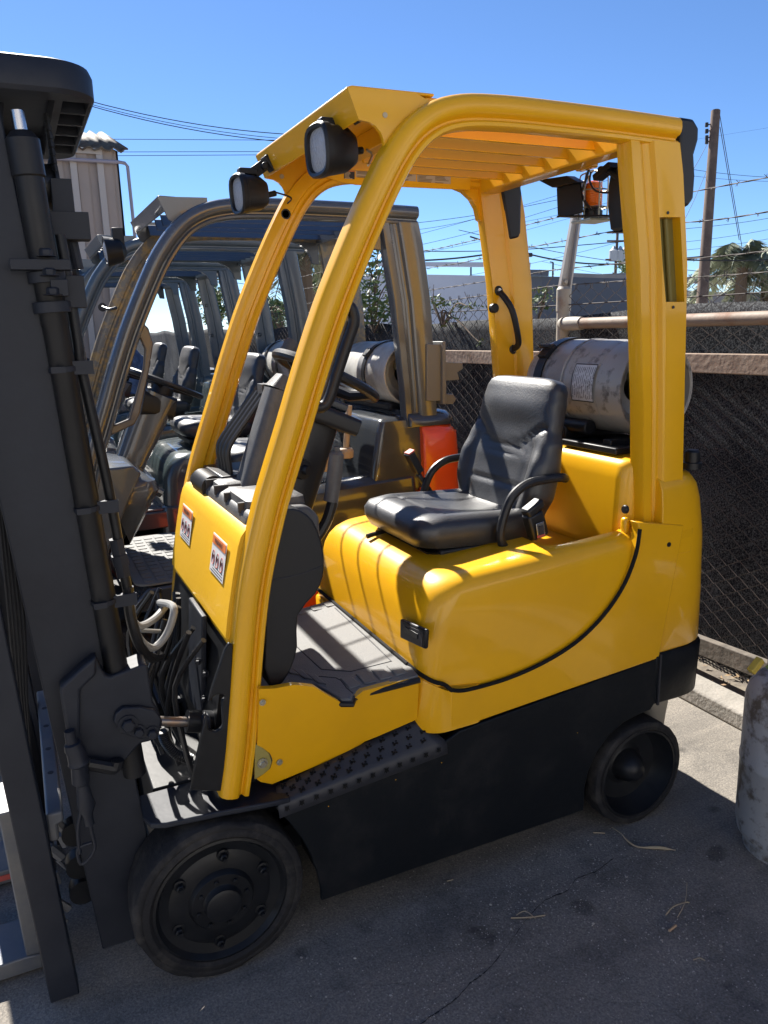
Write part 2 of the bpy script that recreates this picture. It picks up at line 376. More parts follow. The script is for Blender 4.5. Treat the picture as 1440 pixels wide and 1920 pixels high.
def shell(x0, x1, yc, levels, rf, rr, seg=7):
    """stack of rounded-rectangle rings; levels = (z, dx_front, half width, dx_rear[, slope])"""
    rings = []
    for L in levels:
        z, df, hw, dr = L[:4]; sl = L[4] if len(L) > 4 else 0; f = L[5] if len(L) > 5 else 1
        rings.append([Vector((a, b, z+sl*(a-x0))) for a, b in rrect(x0+df, x1-dr, yc-hw, yc+hw, [rf*f, rr*f, rr*f, rf*f], seg)])
    return loft(rings)
def gas_tank(nm, lab, c, r, y0, y1, M, axis='Y', cat='gas cylinder', straps=True, collar=True, group=None, decal=False):
    """horizontal cylinder along Y: c=(x,z), near rim at y0, far dome at y1"""
    cx, cz = c; th = thing(nm, lab, cat, (cx, (y0+y1)/2, cz-r), group)
    L = y1-y0; ax = Vector((0, 1, 0)); o = Vector((cx, y0, cz))
    p = [(.10, r*.3), (.075, r*.6), (.095, r*.86), (.115, r*.965), (.13, r*.985), (.16, r), (L*.47, r), (L*.475, r*1.012), (L*.50, r*1.012), (L*.505, r), (L-.12, r), (L-.08, r*.985), (L-.045, r*.9), (L-.018, r*.7), (L-.004, r*.4), (L, .003)]
    build('tank_body', revolve(p, o, ax, 48, caps=False), M)
    if collar:
        build('collar_ring', revolve([(0, r*.93), (-.004, r*.95), (-.004, r*.985), (.0, r*.995), (.115, r*.99), (.115, r*.94), (.0, r*.93)], o, ax, 48, caps=False), M)
    v = Mesh(); v.join(revolve([(.02, .02), (.10, .022), (.12, .03)], o+Vector((.02, 0, .02)), ax, 16)); v.join(revolve([(0, .014), (.05, .014)], o+Vector((.0, .05, .03)), Vector((-1, 0, .3)), 12))
    v.join(revolve([(0, .028), (.012, .028)], o+Vector((-.05, .045, .045)), Vector((-1, 0, .3)), 14)); v.join(revolve([(.04, .012), (.10, .012)], o+Vector((.05, 0, -.05)), ax, 12))
    build('valve', v, ZINC)
    return th
# ================================================================== the yellow forklift
F = thing('forklift', 'yellow forklift with black mast, black seat and open guard roof, nearest in the picture', 'forklift', (.7, 0, 0))
NY = -.455
# chassis
m = Mesh()
m.join(prism([(.30, .135), (1.19, .135), (1.19, .45), (1.2, .59), (.62, .55), (.25, .47)], 1, -.40, .44))
m.join(prism([(1.19, .16), (1.36, .16), (1.36, .33), (1.56, .33), (1.56, .6), (1.19, .59)], 1, -.24, .24))
m.join(bb(-.12, .30, -.20, .20, .16, .45)); m.join(bb(-.02, .28, -.28, .28, .19, .27))
build('chassis', m, BLK, bevel=.004)
# near skirt with both wheel arches
sk = UY([(603, 1690), (602, 1668), (595, 1637), (583, 1604), (567, 1574), (545, 1545), (518, 1517)], NY)
sk += [(.166, .462)]+UY([(835, 1391), (862, 1371), (1235, 1234)], NY)
x1, z1 = sk[-1]
sk += [(x1, .452), (1.46, .425)]+[(1.425+.232*math.cos(R(a)), .19+.232*math.sin(R(a))) for a in (92, 110, 127, 143, 160, 174, 186)]+[(1.192, .129)]
for y0, y1 in ((NY, NY+.016), (.44, .455)):
    o = build('skirt', prism(sk, 1, y0, y1), SKB, bevel=.004)
# front fender plate over the drive wheel
fp = [(-.165, -.26), (-.168, -.36), (-.155, -.405), (-.12, -.425), (.02, -.452), (.14, -.462), (.20, -.458), (.20, -.25)]
fz = [(.478+.012*math.sin(min(1, max(0, (x+.17)/.37))*math.pi)) for x, y in fp]
build('front_fender', prism(fp, 2, [z-.016 for z in fz], fz), MBLK, bevel=.004)
build('front_fender', prism([(x, -y) for x, y in fp], 2, .465, .485), MBLK, bevel=.004)
# fin bracket
fin = UY([(357, 1480), (362, 1445), (376, 1380), (395, 1292), (420, 1218), (428, 1204), (436, 1208), (432, 1300), (424, 1400), (419, 1482)], -.405)
o = build('fin_bracket', prism(fin, 1, -.411, -.398), BLK)
hc = U(407, 1335, 1, -.405)
sl = [(hc.x+.020*math.cos(R(a))+(.004 if 0 < a < 180 else -.008), hc.z+(.030 if 0 <= a <= 180 else -.030)+.020*math.sin(R(a))) for a in range(0, 360, 20)]
cut(o, prism(sl, 1, -.43, -.38))
b = o.modifiers.new('bevel', 'BEVEL'); b.width = .0025; b.limit_method = 'ANGLE'
# guard
G = guard('overhead_guard', YEL, 0, ys=[-.262, -.137, -.014, .107, .222])
# pocket in the near rear leg
c0 = U(1239, 407, 1, -.43); c1 = U(1249, 566, 1, -.43); c2 = U(1276, 407, 1, -.43); c3 = U(1284, 566, 1, -.43)
cut(G, prism([(c0.x, c0.z), (c2.x, c2.z), (c3.x, c3.z), (c1.x, c1.z)], 1, -.45, -.395))
hp = U(530, 404, 1, .40)
cut(G, tube([(hp.x-.0, .33, hp.z), (hp.x, .5, hp.z)], .017, 20))
pk = mat('pocket_shade_yellow', (.20, .16, .035), .6)  # shade of the recess put into a darker yellow
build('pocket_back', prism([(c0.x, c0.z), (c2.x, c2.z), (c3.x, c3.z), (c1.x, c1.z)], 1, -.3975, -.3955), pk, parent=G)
build('pocket_rod', tube([((c0.x+c2.x)/2+.004, -.405, c0.z), ((c1.x+c3.x)/2+.004, -.405, c1.z)], .007, 10), pk, parent=G)
for px, py in ((1252, 399), (1262, 576)):
    q = U(px, py, 1, -.43); build('screw_hole', revolve([(0, .0045), (.002, .0045)], q+Vector((0, -.0, 0)), (0, -1, 0), 12), INK, parent=G)
qf = U(528, 331, 1, .378); build('screw_hole', revolve([(0, .0075), (.0015, .0075)], (qf.x, .3765, qf.z), (0, -1, 0), 14), TAN, parent=G)
q = U(720, 217, 1, -.385); build('screw_hole', revolve([(0, .0065), (.0015, .0065)], (q.x, -.3905, q.z), (0, -1, 0), 14), TAN, parent=G)
# far rail side sheet carrying the capacity labels
build('rail_side_sheet', prism([(.70, 2.25), (1.26, 2.25), (1.255, 2.172), (.80, 2.168), (.74, 2.175), (.70, 2.185)], 1, .3605, .366), YEL, parent=G, bevel=.002)
def labels_far():
    y = .3595
    for (a, b, c, d, mt) in ((645, 314, 665, 336, INK), (667, 313, 780, 340, TAN), (782, 318, 845, 345, TAN)):
        p = [U(a, b, 1, y), U(c, b+(c-a)*.09, 1, y), U(c, d, 1, y), U(a, d-(c-a)*.07, 1, y)]
        base = Mesh().add([(q.x, y, q.z) for q in p]+[(q.x, y+.001, q.z) for q in p], [(0, 1, 2, 3), (4, 5, 6, 7), (0, 1, 5, 4), (1, 2, 6, 5), (2, 3, 7, 6), (3, 0, 4, 7)])
        lb = build('label', base, mt, parent=G, smooth=False)
        n = 9; ink = Mesh(); rnd = random.Random(a)
        cols = 1 if mt is INK else (3 if c-a > 80 else 2)
        for ci in range(cols):
            for k in range(n):
                if rnd.random() < .12: continue
                t = (k+.5)/n; L = p[0].lerp(p[3], t); Rr = p[1].lerp(p[2], t)
                s0 = (ci+.06)/cols; s1 = (ci+.06+.85*rnd.uniform(.45, 1))/cols
                A = L.lerp(Rr, s0); B = L.lerp(Rr, s1); h = .0022
                ink.join(Mesh().add([(A.x, y-.0008, A.z-h), (B.x, y-.0008, B.z-h), (B.x, y-.0008, B.z), (A.x, y-.0008, A.z)], [(0, 1, 2, 3)]))
        build('small_print', ink, TAN if mt is INK else TINK, parent=lb, smooth=False) if False else build('small_print', ink, TAN if mt is INK else TINK, parent=G, smooth=False)
    hd = U(655, 318, 1, y)
    build('label_header', bb(hd.x-.018, hd.x+.018, y-.0015, y-.0005, hd.z-.006, hd.z+.006), ORD, parent=G, smooth=False)
labels_far()
# ---- floor, lower side panels
FL = [(.20, .66), (.26, .70), (.62, .735)]
build('floor_plate', prism([(.12, .62), (.20, .690), (.61, .730), (.61, .66), (.14, .57)], 1, -.36, .25), BLK)
tp = UY([(486, 1292), (515, 1291), (552, 1284), (590, 1288), (612, 1302), (640, 1318), (660, 1313), (680, 1296), (785, 1268)], -.445)
bt = UY([(480, 1461), (490, 1468), (511, 1472), (560, 1452), (620, 1427), (657, 1415), (685, 1392), (700, 1380), (779, 1346)], -.40)
rows = []
K = 7
for k in range(K):
    t = k/(K-1); row = []
    for i, ((ax, az), (bx, bz)) in enumerate(zip(tp, bt)):
        yy = -.445+.05*(t**1.2)*(1 if i < 7 else .7); yy -= .0*math.sin(t*3.14)
        row.append(Vector((ax+(bx-ax)*t, yy, az+(bz-az)*t)))
    rows.append(row)
back = [[Vector((p.x, p.y+.02, p.z)) for p in r] for r in rows]
m = Mesh(); n = len(tp); m.add([p for r in rows for p in r], [(i*n+j, i*n+j+1, (i+1)*n+j+1, (i+1)*n+j) for i in range(K-1) for j in range(n-1)])
edge = [rows[0][j] for j in range(n)]+[rows[i][n-1] for i in range(1, K)]+[rows[K-1][j] for j in range(n-2, -1, -1)]+[rows[i][0] for i in range(K-2, 0, -1)]
ed2 = [Vector((p.x, p.y+.02, p.z)) for p in edge]; kk = len(edge)
m.add(edge+ed2, [(i, (i+1) % kk, (i+1) % kk+kk, i+kk) for i in range(kk)])
build('lower_side_panel', m, YEL, ang=50)
for (px, py, yy) in ((492, 1317, -.446), (524, 1429, -.412)):
    build('bolt', bolt(U(px, py, 1, yy), (0, -1, 0), .006, .003), ZINC)
q = U(492, 1431, 1, -.42)
build('bolt', bolt(q, (0, -1, 0), .010, .007), ZINC)
ear = UY([(478, 1395), (492, 1402), (505, 1413), (510, 1428), (506, 1442), (494, 1452), (478, 1462)], -.418)
build('mounting_ear', prism(ear, 1, -.418, -.408), mat('olive_primer', (.33, .27, .07), .5), bevel=.002)
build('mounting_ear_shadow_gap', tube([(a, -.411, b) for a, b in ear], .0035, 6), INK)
# step tread, punched
sp0, sp1 = U(517, 1476, 1, -.40), U(782, 1347, 1, -.40); so0, so1 = U(522, 1512, 1, -.458), U(838, 1392, 1, -.458)
def sp(u, v): # u along, v out
    a = sp0.lerp(sp1, u); b = so0.lerp(so1, u); return a.lerp(b, v)
nn = 16; g = []
rowsv = [0, .25, .5, .75, .93, 1.0]
zz = [0, 0, 0, 0, 0, -.006]
pts = [[sp(i/nn, v)+Vector((0, 0, zz[j]+.003)) for i in range(nn+1)] for j, v in enumerate(rowsv)]
pts.append([p+Vector((0, -.006, -.030)) for p in pts[-1]])
m = Mesh(); w = nn+1; m.add([p for r in pts for p in r], [(j*w+i, j*w+i+1, (j+1)*w+i+1, (j+1)*w+i) for j in range(len(pts)-1) for i in range(nn)])
STEP = build('step_tread', m, mat('tread_grey', (.028, .030, .038), .5, bump=.1, bscale=40), ang=60); sdf = STEP.modifiers.new('solid', 'SOLIDIFY'); sdf.thickness = .004; sdf.offset = -1
st = Mesh(); rim = st
for row, v in enumerate((.18, .45, .72)):
    for i in range(10):
        c = sp((i+.5+(row % 2)*.5)/10.6, v)+Vector((0, 0, .0042))
        ex = (sp1-sp0).normalized(); ey = (so0-sp0).normalized()
        star = []
        for k in range(8):
            a = math.pi*2*k/8+.2; rr = .0085 if k % 2 == 0 else .003
            star.append(c+ex*math.cos(a)*rr+ey*math.sin(a)*rr)
        st.add(star, [tuple(range(8))])
        for k in (0, 2, 4, 6):
            a = math.pi*2*k/8+.2+.4; p = c+ex*math.cos(a)*.007+ey*math.sin(a)*.007; rim.join(box(p+Vector((0, 0, .0012)), (.005, .005, .0035)))
for i in range(12):
    c = sp((i+.5)/12.2, .985)+Vector((0, -.0065, -.012))
    st.add([c+Vector((a*.008, -.0008, b*.009)) for a, b in ((-1, -.8), (-.4, -.4), (0, -1), (.5, -.4), (1, -.9), (.7, .3), (1, 1), (.1, .6), (-.8, 1), (-.6, .2))], [tuple(range(10))])
build('punched_holes', st, mat('hole_dark', (.002, .002, .002), 1), parent=STEP, smooth=False)
pass
# floor mat
def fz(x, y): return .712+.1*(x-.375)
def UM(px, py):
    z = .72
    for _ in range(6): p = U(px, py, 2, z); z = fz(p.x, 0)+.006
    return p
mo = [(lambda p: (p.x, max(-.462, p.y)))(UM(a, b)) for a, b in [(548, 1279), (590, 1283), (612, 1295), (640, 1311), (659, 1311), (662, 1301), (676, 1294), (785, 1266)]]
mo = [(.17, -.30)]+mo+[(.612, -.32), (.602, .0), (.605, .17), (.60, .255), (.20, .255)]
build('floor_mat', prism(mo, 2, [fz(a, b)-.012 for a, b in mo], [fz(a, b)+.006 for a, b in mo]), MATF, bevel=.004)
MT = bpy.data.objects['floor_mat']
mo2 = [(x, max(y, -.458)-.004 if y < -.28 else y) for x, y in mo[:9]]
build('mat_lip', tube([(x, y-.002, fz(x, y)-.006) for x, y in mo2], .0085, 8), PLA, parent=MT)
for k in range(4):
    dx, dy = 29*k, -8*k
    q = [UM(a+dx, b+dy) for a, b in ((637, 1273), (655, 1292), (678, 1286), (661, 1271))]
    build('tread_pad', prism([(p.x, p.y) for p in q], 2, [p.z-.002 for p in q], [p.z+.004 for p in q]), MATF, parent=MT, bevel=.003)
for k in range(3):
    dx, dy = -26*k, -9*k
    q = [UM(a+dx, b+dy) for a, b in ((570, 1262), (596, 1282), (613, 1284), (592, 1266))]
    build('tread_pad', prism([(p.x, p.y) for p in q], 2, [p.z-.002 for p in q], [p.z+.004 for p in q]), MATF, parent=MT, bevel=.003)
for k in range(5):
    x0 = .36+.052*k; build('tread_pad', prism(rrect(x0, x0+.036, .195, .24, [.006]*4, 3), 2, fz(x0, 0)+.004, fz(x0, 0)+.010), MATF, parent=MT, bevel=.003)
gr = [UM(*a) for a in ((545, 1200), (557, 1213), (603, 1255), (658, 1259), (734, 1240), (700, 1207), (655, 1165), (628, 1140))]
build('mat_groove', tube([p+Vector((0, 0, -.0008)) for p in gr], .0026, 6), INK, parent=MT)
gr = [UM(*a) for a in ((598, 1268), (630, 1271), (640, 1276), (650, 1290), (662, 1300))]
build('mat_groove', tube([p+Vector((0, 0, -.0008)) for p in gr], .0022, 6), INK, parent=MT)
# ---- hood and body
lv = [(.60, .0, .446, 0, 0, 1), (.735, .003, .446, 0, 0, 1), (.80, .010, .446, 0, 0, 1.05), (.87, .020, .446, 0, 0, 1.15), (.92, .032, .444, 0, .03, 1.3), (.948, .046, .440, 0, .045, 1.4), (.968, .064, .431, 0, .058, 1.45), (.981, .086, .415, 0, .065, 1.45), (.9875, .112, .392, .01, .068, 1.4), (.989, .15, .36, .02, .068, 1.3)]
H = build('hood', shell(.605, 1.40, 0, lv, .062, .025, 9), YEL, ang=60)
# carve the tray behind the seat
cut(H, prism(rrect(1.09, 1.385, -.37, .37, [.05, .04, .04, .05], 5), 2, .958, 1.2))
# recessed handle
hh = [U(750, 1160, 0, .600), U(799, 1181, 0, .600), U(797, 1218, 0, .600), U(750, 1196, 0, .600)]
def onface(p):  # slide to the hood front
    return (p.y, p.z)
hp = [onface(p) for p in hh]
hm = prism(hp, 0, .5985, .612); HP = build('pull_handle', hm, PLA, bevel=.006)
cy = sum(p[0] for p in hp)/4; cz = sum(p[1] for p in hp)/4
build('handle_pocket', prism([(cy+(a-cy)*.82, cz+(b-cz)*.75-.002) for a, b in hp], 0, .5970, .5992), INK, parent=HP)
build('handle_grip', prism([(cy+(a-cy)*.5, cz+(b-cz)*.28+.004) for a, b in hp], 0, .5945, .598), PLA, parent=HP, bevel=.001)
# side panel below the seal
seal = smoothpath([Vector((p[0], 0, p[1])) for p in UY([(845, 1293), (875, 1293), (950, 1272), (1020, 1241), (1080, 1203), (1130, 1154), (1168, 1098), (1191, 1040), (1199, 992)], -.455)], 5)
side = [(.69, .545)]+UY([(868, 1366), (1237, 1232)], NY)+[(1.66, .628)]
rearx = U(1262, 985, 1, NY)
pp = UY([(845, 1371), (1236, 1234)], NY)+UY([(1283, 985)], NY)+[(1.36, 1.085)]+[(p.x, p.z) for p in reversed(seal)]
o = build('side_panel', prism(pp, 1, NY, -.42), YEL, bevel=.006, seg=3)
build('side_panel', prism(pp, 1, .42, .455), YEL, bevel=.006, seg=3)
# wrapped front corner of the lower body
zc = [(.543, .0), (.56, .0), (.64, -.004), (.70, -.004)]
cor = []
for z, g in ((.547, .004), (.556, -.001), (.62, -.004), (.662, -.005), (.670, 0)):
    a = rrect(.598+g, .80, -.455-g*.3, .455+g*.3, [.085, .02, .02, .085], 9); cor.append([Vector((x, y, z+(.55*max(0, .69-x) if z > .65 else -.03*(.70-x)))) for x, y in a])
build('lower_body_corner', loft(cor), YEL, ang=60)
sp_ = [Vector((.604, .40, .742)), Vector((.598, -.30, .742)), Vector((.600, -.37, .740)), Vector((.612, -.415, .728)), Vector((.64, -.447, .710)), Vector((.672, -.457, .697))]+[Vector((p.x, NY-.002, p.z)) for p in seal]
build('rubber_seal', tube(smoothpath(sp_, 3), .0062, 8), SEAL)
# counterweight
cwx = U(1283, 985, 1, NY).x
def cw(z, g=0, rx=1.735, fx=None, hw=.4525):
    a = rrect(1.47, rx+g, -hw-g, hw+g, [.004, .13, .13, .004], 8); return [Vector((x, y, z)) for x, y in a]
def cwz(lst): return loft([cw(*l) for l in lst])
m = cwz([(.625, -.006, 1.735, 1.54), (.633, 0, 1.735, 1.54), (.80, .0, 1.732, 1.54), (1.0, -.0, 1.722, 1.56), (1.12, -.006, 1.712, 1.56), (1.17, -.012, 1.705, 1.56), (1.20, -.025, 1.700, 1.57), (1.212, -.045, 1.695, 1.57)])
for v in m.v: v.z += .03*(v.x-1.6)*(-1 if v.z < .7 else .8)*-1*(1 if v.z < .7 else -1)
CW = build('counterweight', m, YEL, ang=50)
build('counterweight_lower', cwz([(.435, -.010, 1.738, 1.51), (.445, .0, 1.738, 1.51), (.612, .004, 1.740, 1.51), (.622, -.004, 1.740, 1.51)]), SKB, ang=50, parent=CW)
build('counterweight_seam', bb(1.486, 1.493, -.4585, -.45, .437, .618), INK, parent=CW)
build('tow_bracket', loft([[Vector((x, y, z)) for x, y in rrect(a, b, -.33, .33, [.03]*4, 4)] for z, a, b in ((.13, 1.60, 1.655), (.3, 1.585, 1.675), (.44, 1.57, 1.70))]), mat('beige_weight', (.33, .30, .25), .6), parent=CW)
build('filler_cap', revolve([(0, .030), (.02, .030), (.022, .024), (.055, .024), (.062, .018)], U(1297, 878, 1, -.38), (0, 0, 1), 18), PLA)
# rear deck and engine cover
m = loft([[Vector((a, b, z)) for a, b in rrect(x0, 1.66, -.38, .40, [.05, .1, .1, .05], 6)] for z, x0 in ((.95, 1.366), (1.07, 1.369), (1.20, 1.374), (1.238, 1.379), (1.255, 1.390), (1.264, 1.408), (1.268, 1.44))])
RC = build('engine_cover', m, YEL, ang=50)
q = U(1174, 955, 0, 1.372); build('cover_knob', revolve([(0, .014), (.006, .014), (.01, .011)], q, (-1, 0, .1), 18), PLA, parent=RC)
m = Mesh(); m.join(bb(1.362, 1.385, -.40, -.375, 1.03, 1.085)); build('hinge_boss', m, YEL, bevel=.008)
q = U(1254, 1021, 1, NY); build('plug', revolve([(0, .008), (.002, .008)], q, (0, -1, 0), 14), PLA)
# collar where the rear legs meet the body
for sd in (-1, 1):
    m = loft([[Vector((x, sd*y, z)) for x, y in ((a, .34), (a, o_), (b, o_), (b, .34))] for z, a, b, o_ in ((.95, 1.36, 1.60, .4535), (1.035, 1.385, 1.605, .4515), (1.048, 1.40, 1.60, .442))])
    build('leg_base', m, YEL, bevel=.008, seg=3)
# tank cradle
m = Mesh(); m.join(tube([(1.46, -.10, 1.335), (1.46, .24, 1.335)], .026, 14)); m.join(tube([(1.71, -.10, 1.335), (1.71, .24, 1.335)], .026, 14))
m.join(bb(1.43, 1.74, .0, .03, 1.285, 1.33)); m.join(bb(1.43, 1.74, .19, .22, 1.285, 1.33)); m.join(bb(1.40, 1.66, -.30, -.02, 1.27, 1.292)); m.join(bb(1.43, 1.60, -.24, -.20, 1.26, 1.31))
TB = build('tank_cradle', m, PLA, bevel=.004)
def strap(cx, cz, r, y, w, a0=-40, a1=220):
    a = arc((cx, cz), r, a0, a1, 30); b = arc((cx, cz), r+.005, a1, a0, 30); return prism(a+b, 1, y-w/2, y+w/2)
build('tank_strap', strap(1.585, 1.472, .162, .165, .045), PLA, parent=TB)
bk = Vector((1.585-.118, .165, 1.472+.118)); m = box(bk, (.02, .05, .06), Matrix.Rotation(R(45), 3, 'Y')); m.join(revolve([(-.03, .008), (.03, .008)], bk+Vector((-.01, 0, .02)), (0, 1, 0), 10))
build('strap_buckle', m, PLA, parent=TB, bevel=.002)
# wheels
W1 = wheel('drive_wheel', (0, NY, .2285), .2285, .15, .176, None, True)
W2 = wheel('drive_wheel', (0, .455, .2285), .2285, .15, .176, None, True, side=1)
W3 = wheel('steer_wheel', (1.435, -.448, .190), .190, .13, .155, None, False)
W4 = wheel('steer_wheel', (1.435, .448, .190), .190, .13, .155, None, False, side=1)
# front cowl
cz = [(.925, .078), (.98, .087), (1.08, .108), (1.16, .127), (1.185, .136), (1.203, .150), (1.210, .168)]
m = loft([[Vector((x, -.372, z)), Vector((x, .372, z)), Vector((x+.05, .372, z-.01)), Vector((x+.05, -.372, z-.01))] for z, x in cz])
CO = build('cowl', m, YELR, ang=60)
build('cowl_lip', bb(.082, .10, -.37, .37, .905, .93), YELR, parent=CO, bevel=.004)
for yc, xo in ((-.22, 0), (.21, 0)):
    # warning decals on the cowl: frame tangential to the sloping face
    z0, z1 = (1.045, 1.150) if yc < 0 else (1.045, 1.150)
    def cp(y, z, h=0): return Vector((.0868+(z-.98)*.214-.0022-h-(.0022 if z > 1.09 else 0), y, z))
    ya, yb = yc-.075, yc+.075
    def quad(y0, y1, a, b, h): p = [cp(y0, a, h), cp(y1, a, h), cp(y1, b, h), cp(y0, b, h)]; return Mesh().add(p+[q+Vector((.0012, 0, 0)) for q in p], [(0, 1, 2, 3), (4, 5, 6, 7), (0, 1, 5, 4), (1, 2, 6, 5), (2, 3, 7, 6), (3, 0, 4, 7)])
    D = build('warning_decal', quad(ya, yb, z0, z1, .001), WHT, parent=CO, smooth=False)
    build('decal_header', quad(ya+.004, yb-.004, z1-.026, z1-.004, .0022), ORD, parent=CO, smooth=False)
    M4 = Matrix.Translation(cp(yc, z1-.015, .0036))@Matrix(((0, .2, -1, 0), (-1, 0, 0, 0), (0, 1, .2, 0), (0, 0, 0, 1)))
    build('decal_lettering', label_text('WARNING', .018, M4, INK, ext=.0002), INK, parent=CO, smooth=False)
    rg = Mesh(); ik = Mesh()
    for k in range(3):
        y = yc-.046+.046*k; z = (z0+z1)/2-.010; c = cp(y, z, .0024)
        rr = .019; pts = [c+Vector((.214*rr*math.sin(a), math.cos(a)*rr*.78, math.sin(a)*rr)) for a in [2*math.pi*i/18 for i in range(18)]]
        rg.join(tube(pts, .0011, 4, closed=True)); rg.join(tube([c+Vector((.214*s*.013, s*.011, s*.013)) for s in (-1, 1)], .0010, 4))
        ik.join(tube([c+Vector((.002, -.004, .008)), c+Vector((0, -.001, -.002)), c+Vector((-.002, -.008, -.014))], .0016, 4)); ik.join(tube([c+Vector((0, .003, .012)), c+Vector((0, .010, -.010))], .0012, 4))
        ik.join(tube([c+Vector((0, -.015, -.022)), c+Vector((0, -.018, -.03))], .002, 4))
    for k in range(3): ik.join(quad(ya+.01, yb-.012-.02*k, z0+.006+.007*k, z0+.008+.007*k, .002))
    build('decal_prohibition_ring', rg, RED, parent=CO); build('decal_figures', ik, INK, parent=CO)
# dashboard
m = prism([(.155, 1.196), (.165, 1.232), (.20, 1.245), (.33, 1.238), (.36, 1.205), (.36, 1.14), (.16, 1.14)], 1, -.345, .372)
DB = build('dashboard', m, GPL, bevel=.012, seg=3)
for y0, y1, z in ((-.30, -.10, 1.262), (.0, .10, 1.256)):
    build('dash_moulding', loft([[Vector((a, b, zz_)) for a, b in rrect(.175+g, .34-g, y0+g, y1-g, [.02]*4, 4)] for zz_, g in ((1.235, 0), (z-.006, .002), (z, .012))]), GPL, parent=DB)
build('dash_moulding', revolve([(0, .035), (.0, .038), (.16, .038), (.16, .035)], (.185, .12, 1.222), (0, 1, 0), 20), PLA, parent=DB)
m = Mesh()
for y in (-.12, .0, .11, -.27): build('dash_slot', bb(.160, .20, y-.006, y+.006, 1.225, 1.252), INK, parent=DB)
build('lever_pad', bb(.20, .34, .08, .33, 1.24, 1.262), PLA, parent=DB, bevel=.006)
for k in range(4):
    y = .235-.042*k
    pts = [(.240, y, 1.23), (.236, y, 1.29), (.234, y, 1.322), (.246, y-.002, 1.358), (.30, y-.012, 1.43), (.36, y-.02, 1.505)]
    build('control_lever', tube(pts, .0085, 8, sm=5), HOSE)
# steering column
def slab(c0, c1, w0, d0, w1, d1, ax=None):
    c0, c1 = Vector(c0), Vector(c1); t = (c1-c0).normalized(); n = Vector((t.z, 0, -t.x))
    r = lambda c, w, d: [c+n*a+Vector((0, b, 0)) for a, b in rrect(-d/2, d/2, -w/2, w/2, [min(w, d)*.28]*4, 4)]
    return loft([r(c0, w0, d0), r(c1, w1, d1)])
SC = build('steering_column', slab((.29, -.04, .98), (.475, -.04, 1.46), .17, .12, .15, .13), PLA)
m = slab((.275, .03, 1.20), (.385, .02, 1.515), .12, .10, .10, .085); m.join(slab((.385, .02, 1.515), (.405, .02, 1.555), .10, .085, .07, .05)); m.join(box((.365, .085, 1.52), (.05, .05, .028)))
build('column_cover', m, GPL, parent=SC)
build('column_gauge_pod', slab((.405, -.06, 1.475), (.565, -.08, 1.405), .17, .06, .15, .05), PLA, parent=SC)
build('gauge_hood', slab((.44, -.06, 1.505), (.54, -.07, 1.462), .12, .03, .11, .025), mat('blue_black', (.02, .025, .034), .3), parent=SC)
build('key_knob', revolve([(0, .03), (.01, .028), (.012, .014), (.035, .013)], U(566, 880, 1, -.13), (.3, -1, 0), 18), PLA, parent=SC)
# steering wheel
wc = Vector((.565, .105, 1.545)); tl = Matrix.Rotation(R(27), 4, 'Y')
WR = .168
def wp(a, r, h=0): return wc+tl@Vector((math.cos(a)*r, math.sin(a)*r, h))
m = tube([wp(2*math.pi*i/36, WR) for i in range(36)], .0165, 10, closed=True)
SW = build('steering_wheel', m, PLA, parent=SC)
m = Mesh()
for a in (R(200), R(320), R(80)): m.join(tube([wp(a, .02, -.03), wp(a, .10, -.03), wp(a, WR-.005, -.002)], [.02, .017, .014], 8))
m.join(revolve([(-.06, .035), (-.03, .045), (-.012, .04), (-.006, .02)], wc, tl.to_3x3()@Vector((0, 0, 1)), 20)); m.join(tube([wc+tl.to_3x3()@Vector((0, 0, -.04)), Vector((.47, -.04, 1.45))], .035, 12))
build('steering_wheel_spokes', m, PLA, parent=SC)
kn = wp(R(130), WR, .03); build('spinner_knob', revolve([(-.03, .010), (-.01, .012), (.0, .022), (.03, .024), (.045, .016)], kn, tl.to_3x3()@Vector((0, 0, 1)), 18), GPL, parent=SC)
# column grab loop
y = -.19
lp = [U(*a, 1, y) for a in ((655, 574), (664, 600), (652, 640), (632, 700), (618, 745), (606, 762), (590, 764))]
lp = [U(598, 740, 1, y), U(622, 660, 1, y), U(640, 590, 1, y)]+lp
build('column_grab_loop', tube(lp[2:]+[], .0165, 12, sm=5), PLA)
build('loop_panel', slab(U(600, 752, 1, y+.02), U(648, 602, 1, y+.02), .018, .012, .018, .012), GPL)
# parking lever on the near side
y = -.22
m = tube([U(*a, 1, y) for a in ((560, 1040), (592, 1010), (612, 978), (622, 948), (625, 930))], .016, 10, sm=4)
PL = build('parking_lever', m, PLA)
m = tube([U(*a, 1, y) for a in ((620, 940), (626, 900), (631, 852), (631, 846))], [.021, .022, .021, .014], 12); build('lever_grip', m, GPL, parent=PL)
build('lever_button', revolve([(0, .009), (.016, .009)], U(632, 848, 1, y), (0, 0, 1), 10), GPL, parent=PL)
# near-side column shroud
sh = [(505, 1288), (514, 1290), (530, 1276), (546, 1248), (556, 1210), (557, 1152), (590, 1112), (604, 1080), (606, 1045), (600, 1010), (585, 975), (560, 955), (535, 953), (505, 960), (498, 1100), (494, 1250)]
shp = smooth2(UY(sh, -.375), 2)
SHR = build('side_shroud', prism(shp, 1, -.385, -.235), PLA, bevel=.032, seg=5)
sv = smooth2(UY([(500, 1090), (560, 1078), (604, 1062)], -.387), 4)
build('shroud_seam', tube([(a, -.3855, b) for a, b in sv], .0016, 6), INK, parent=SHR)
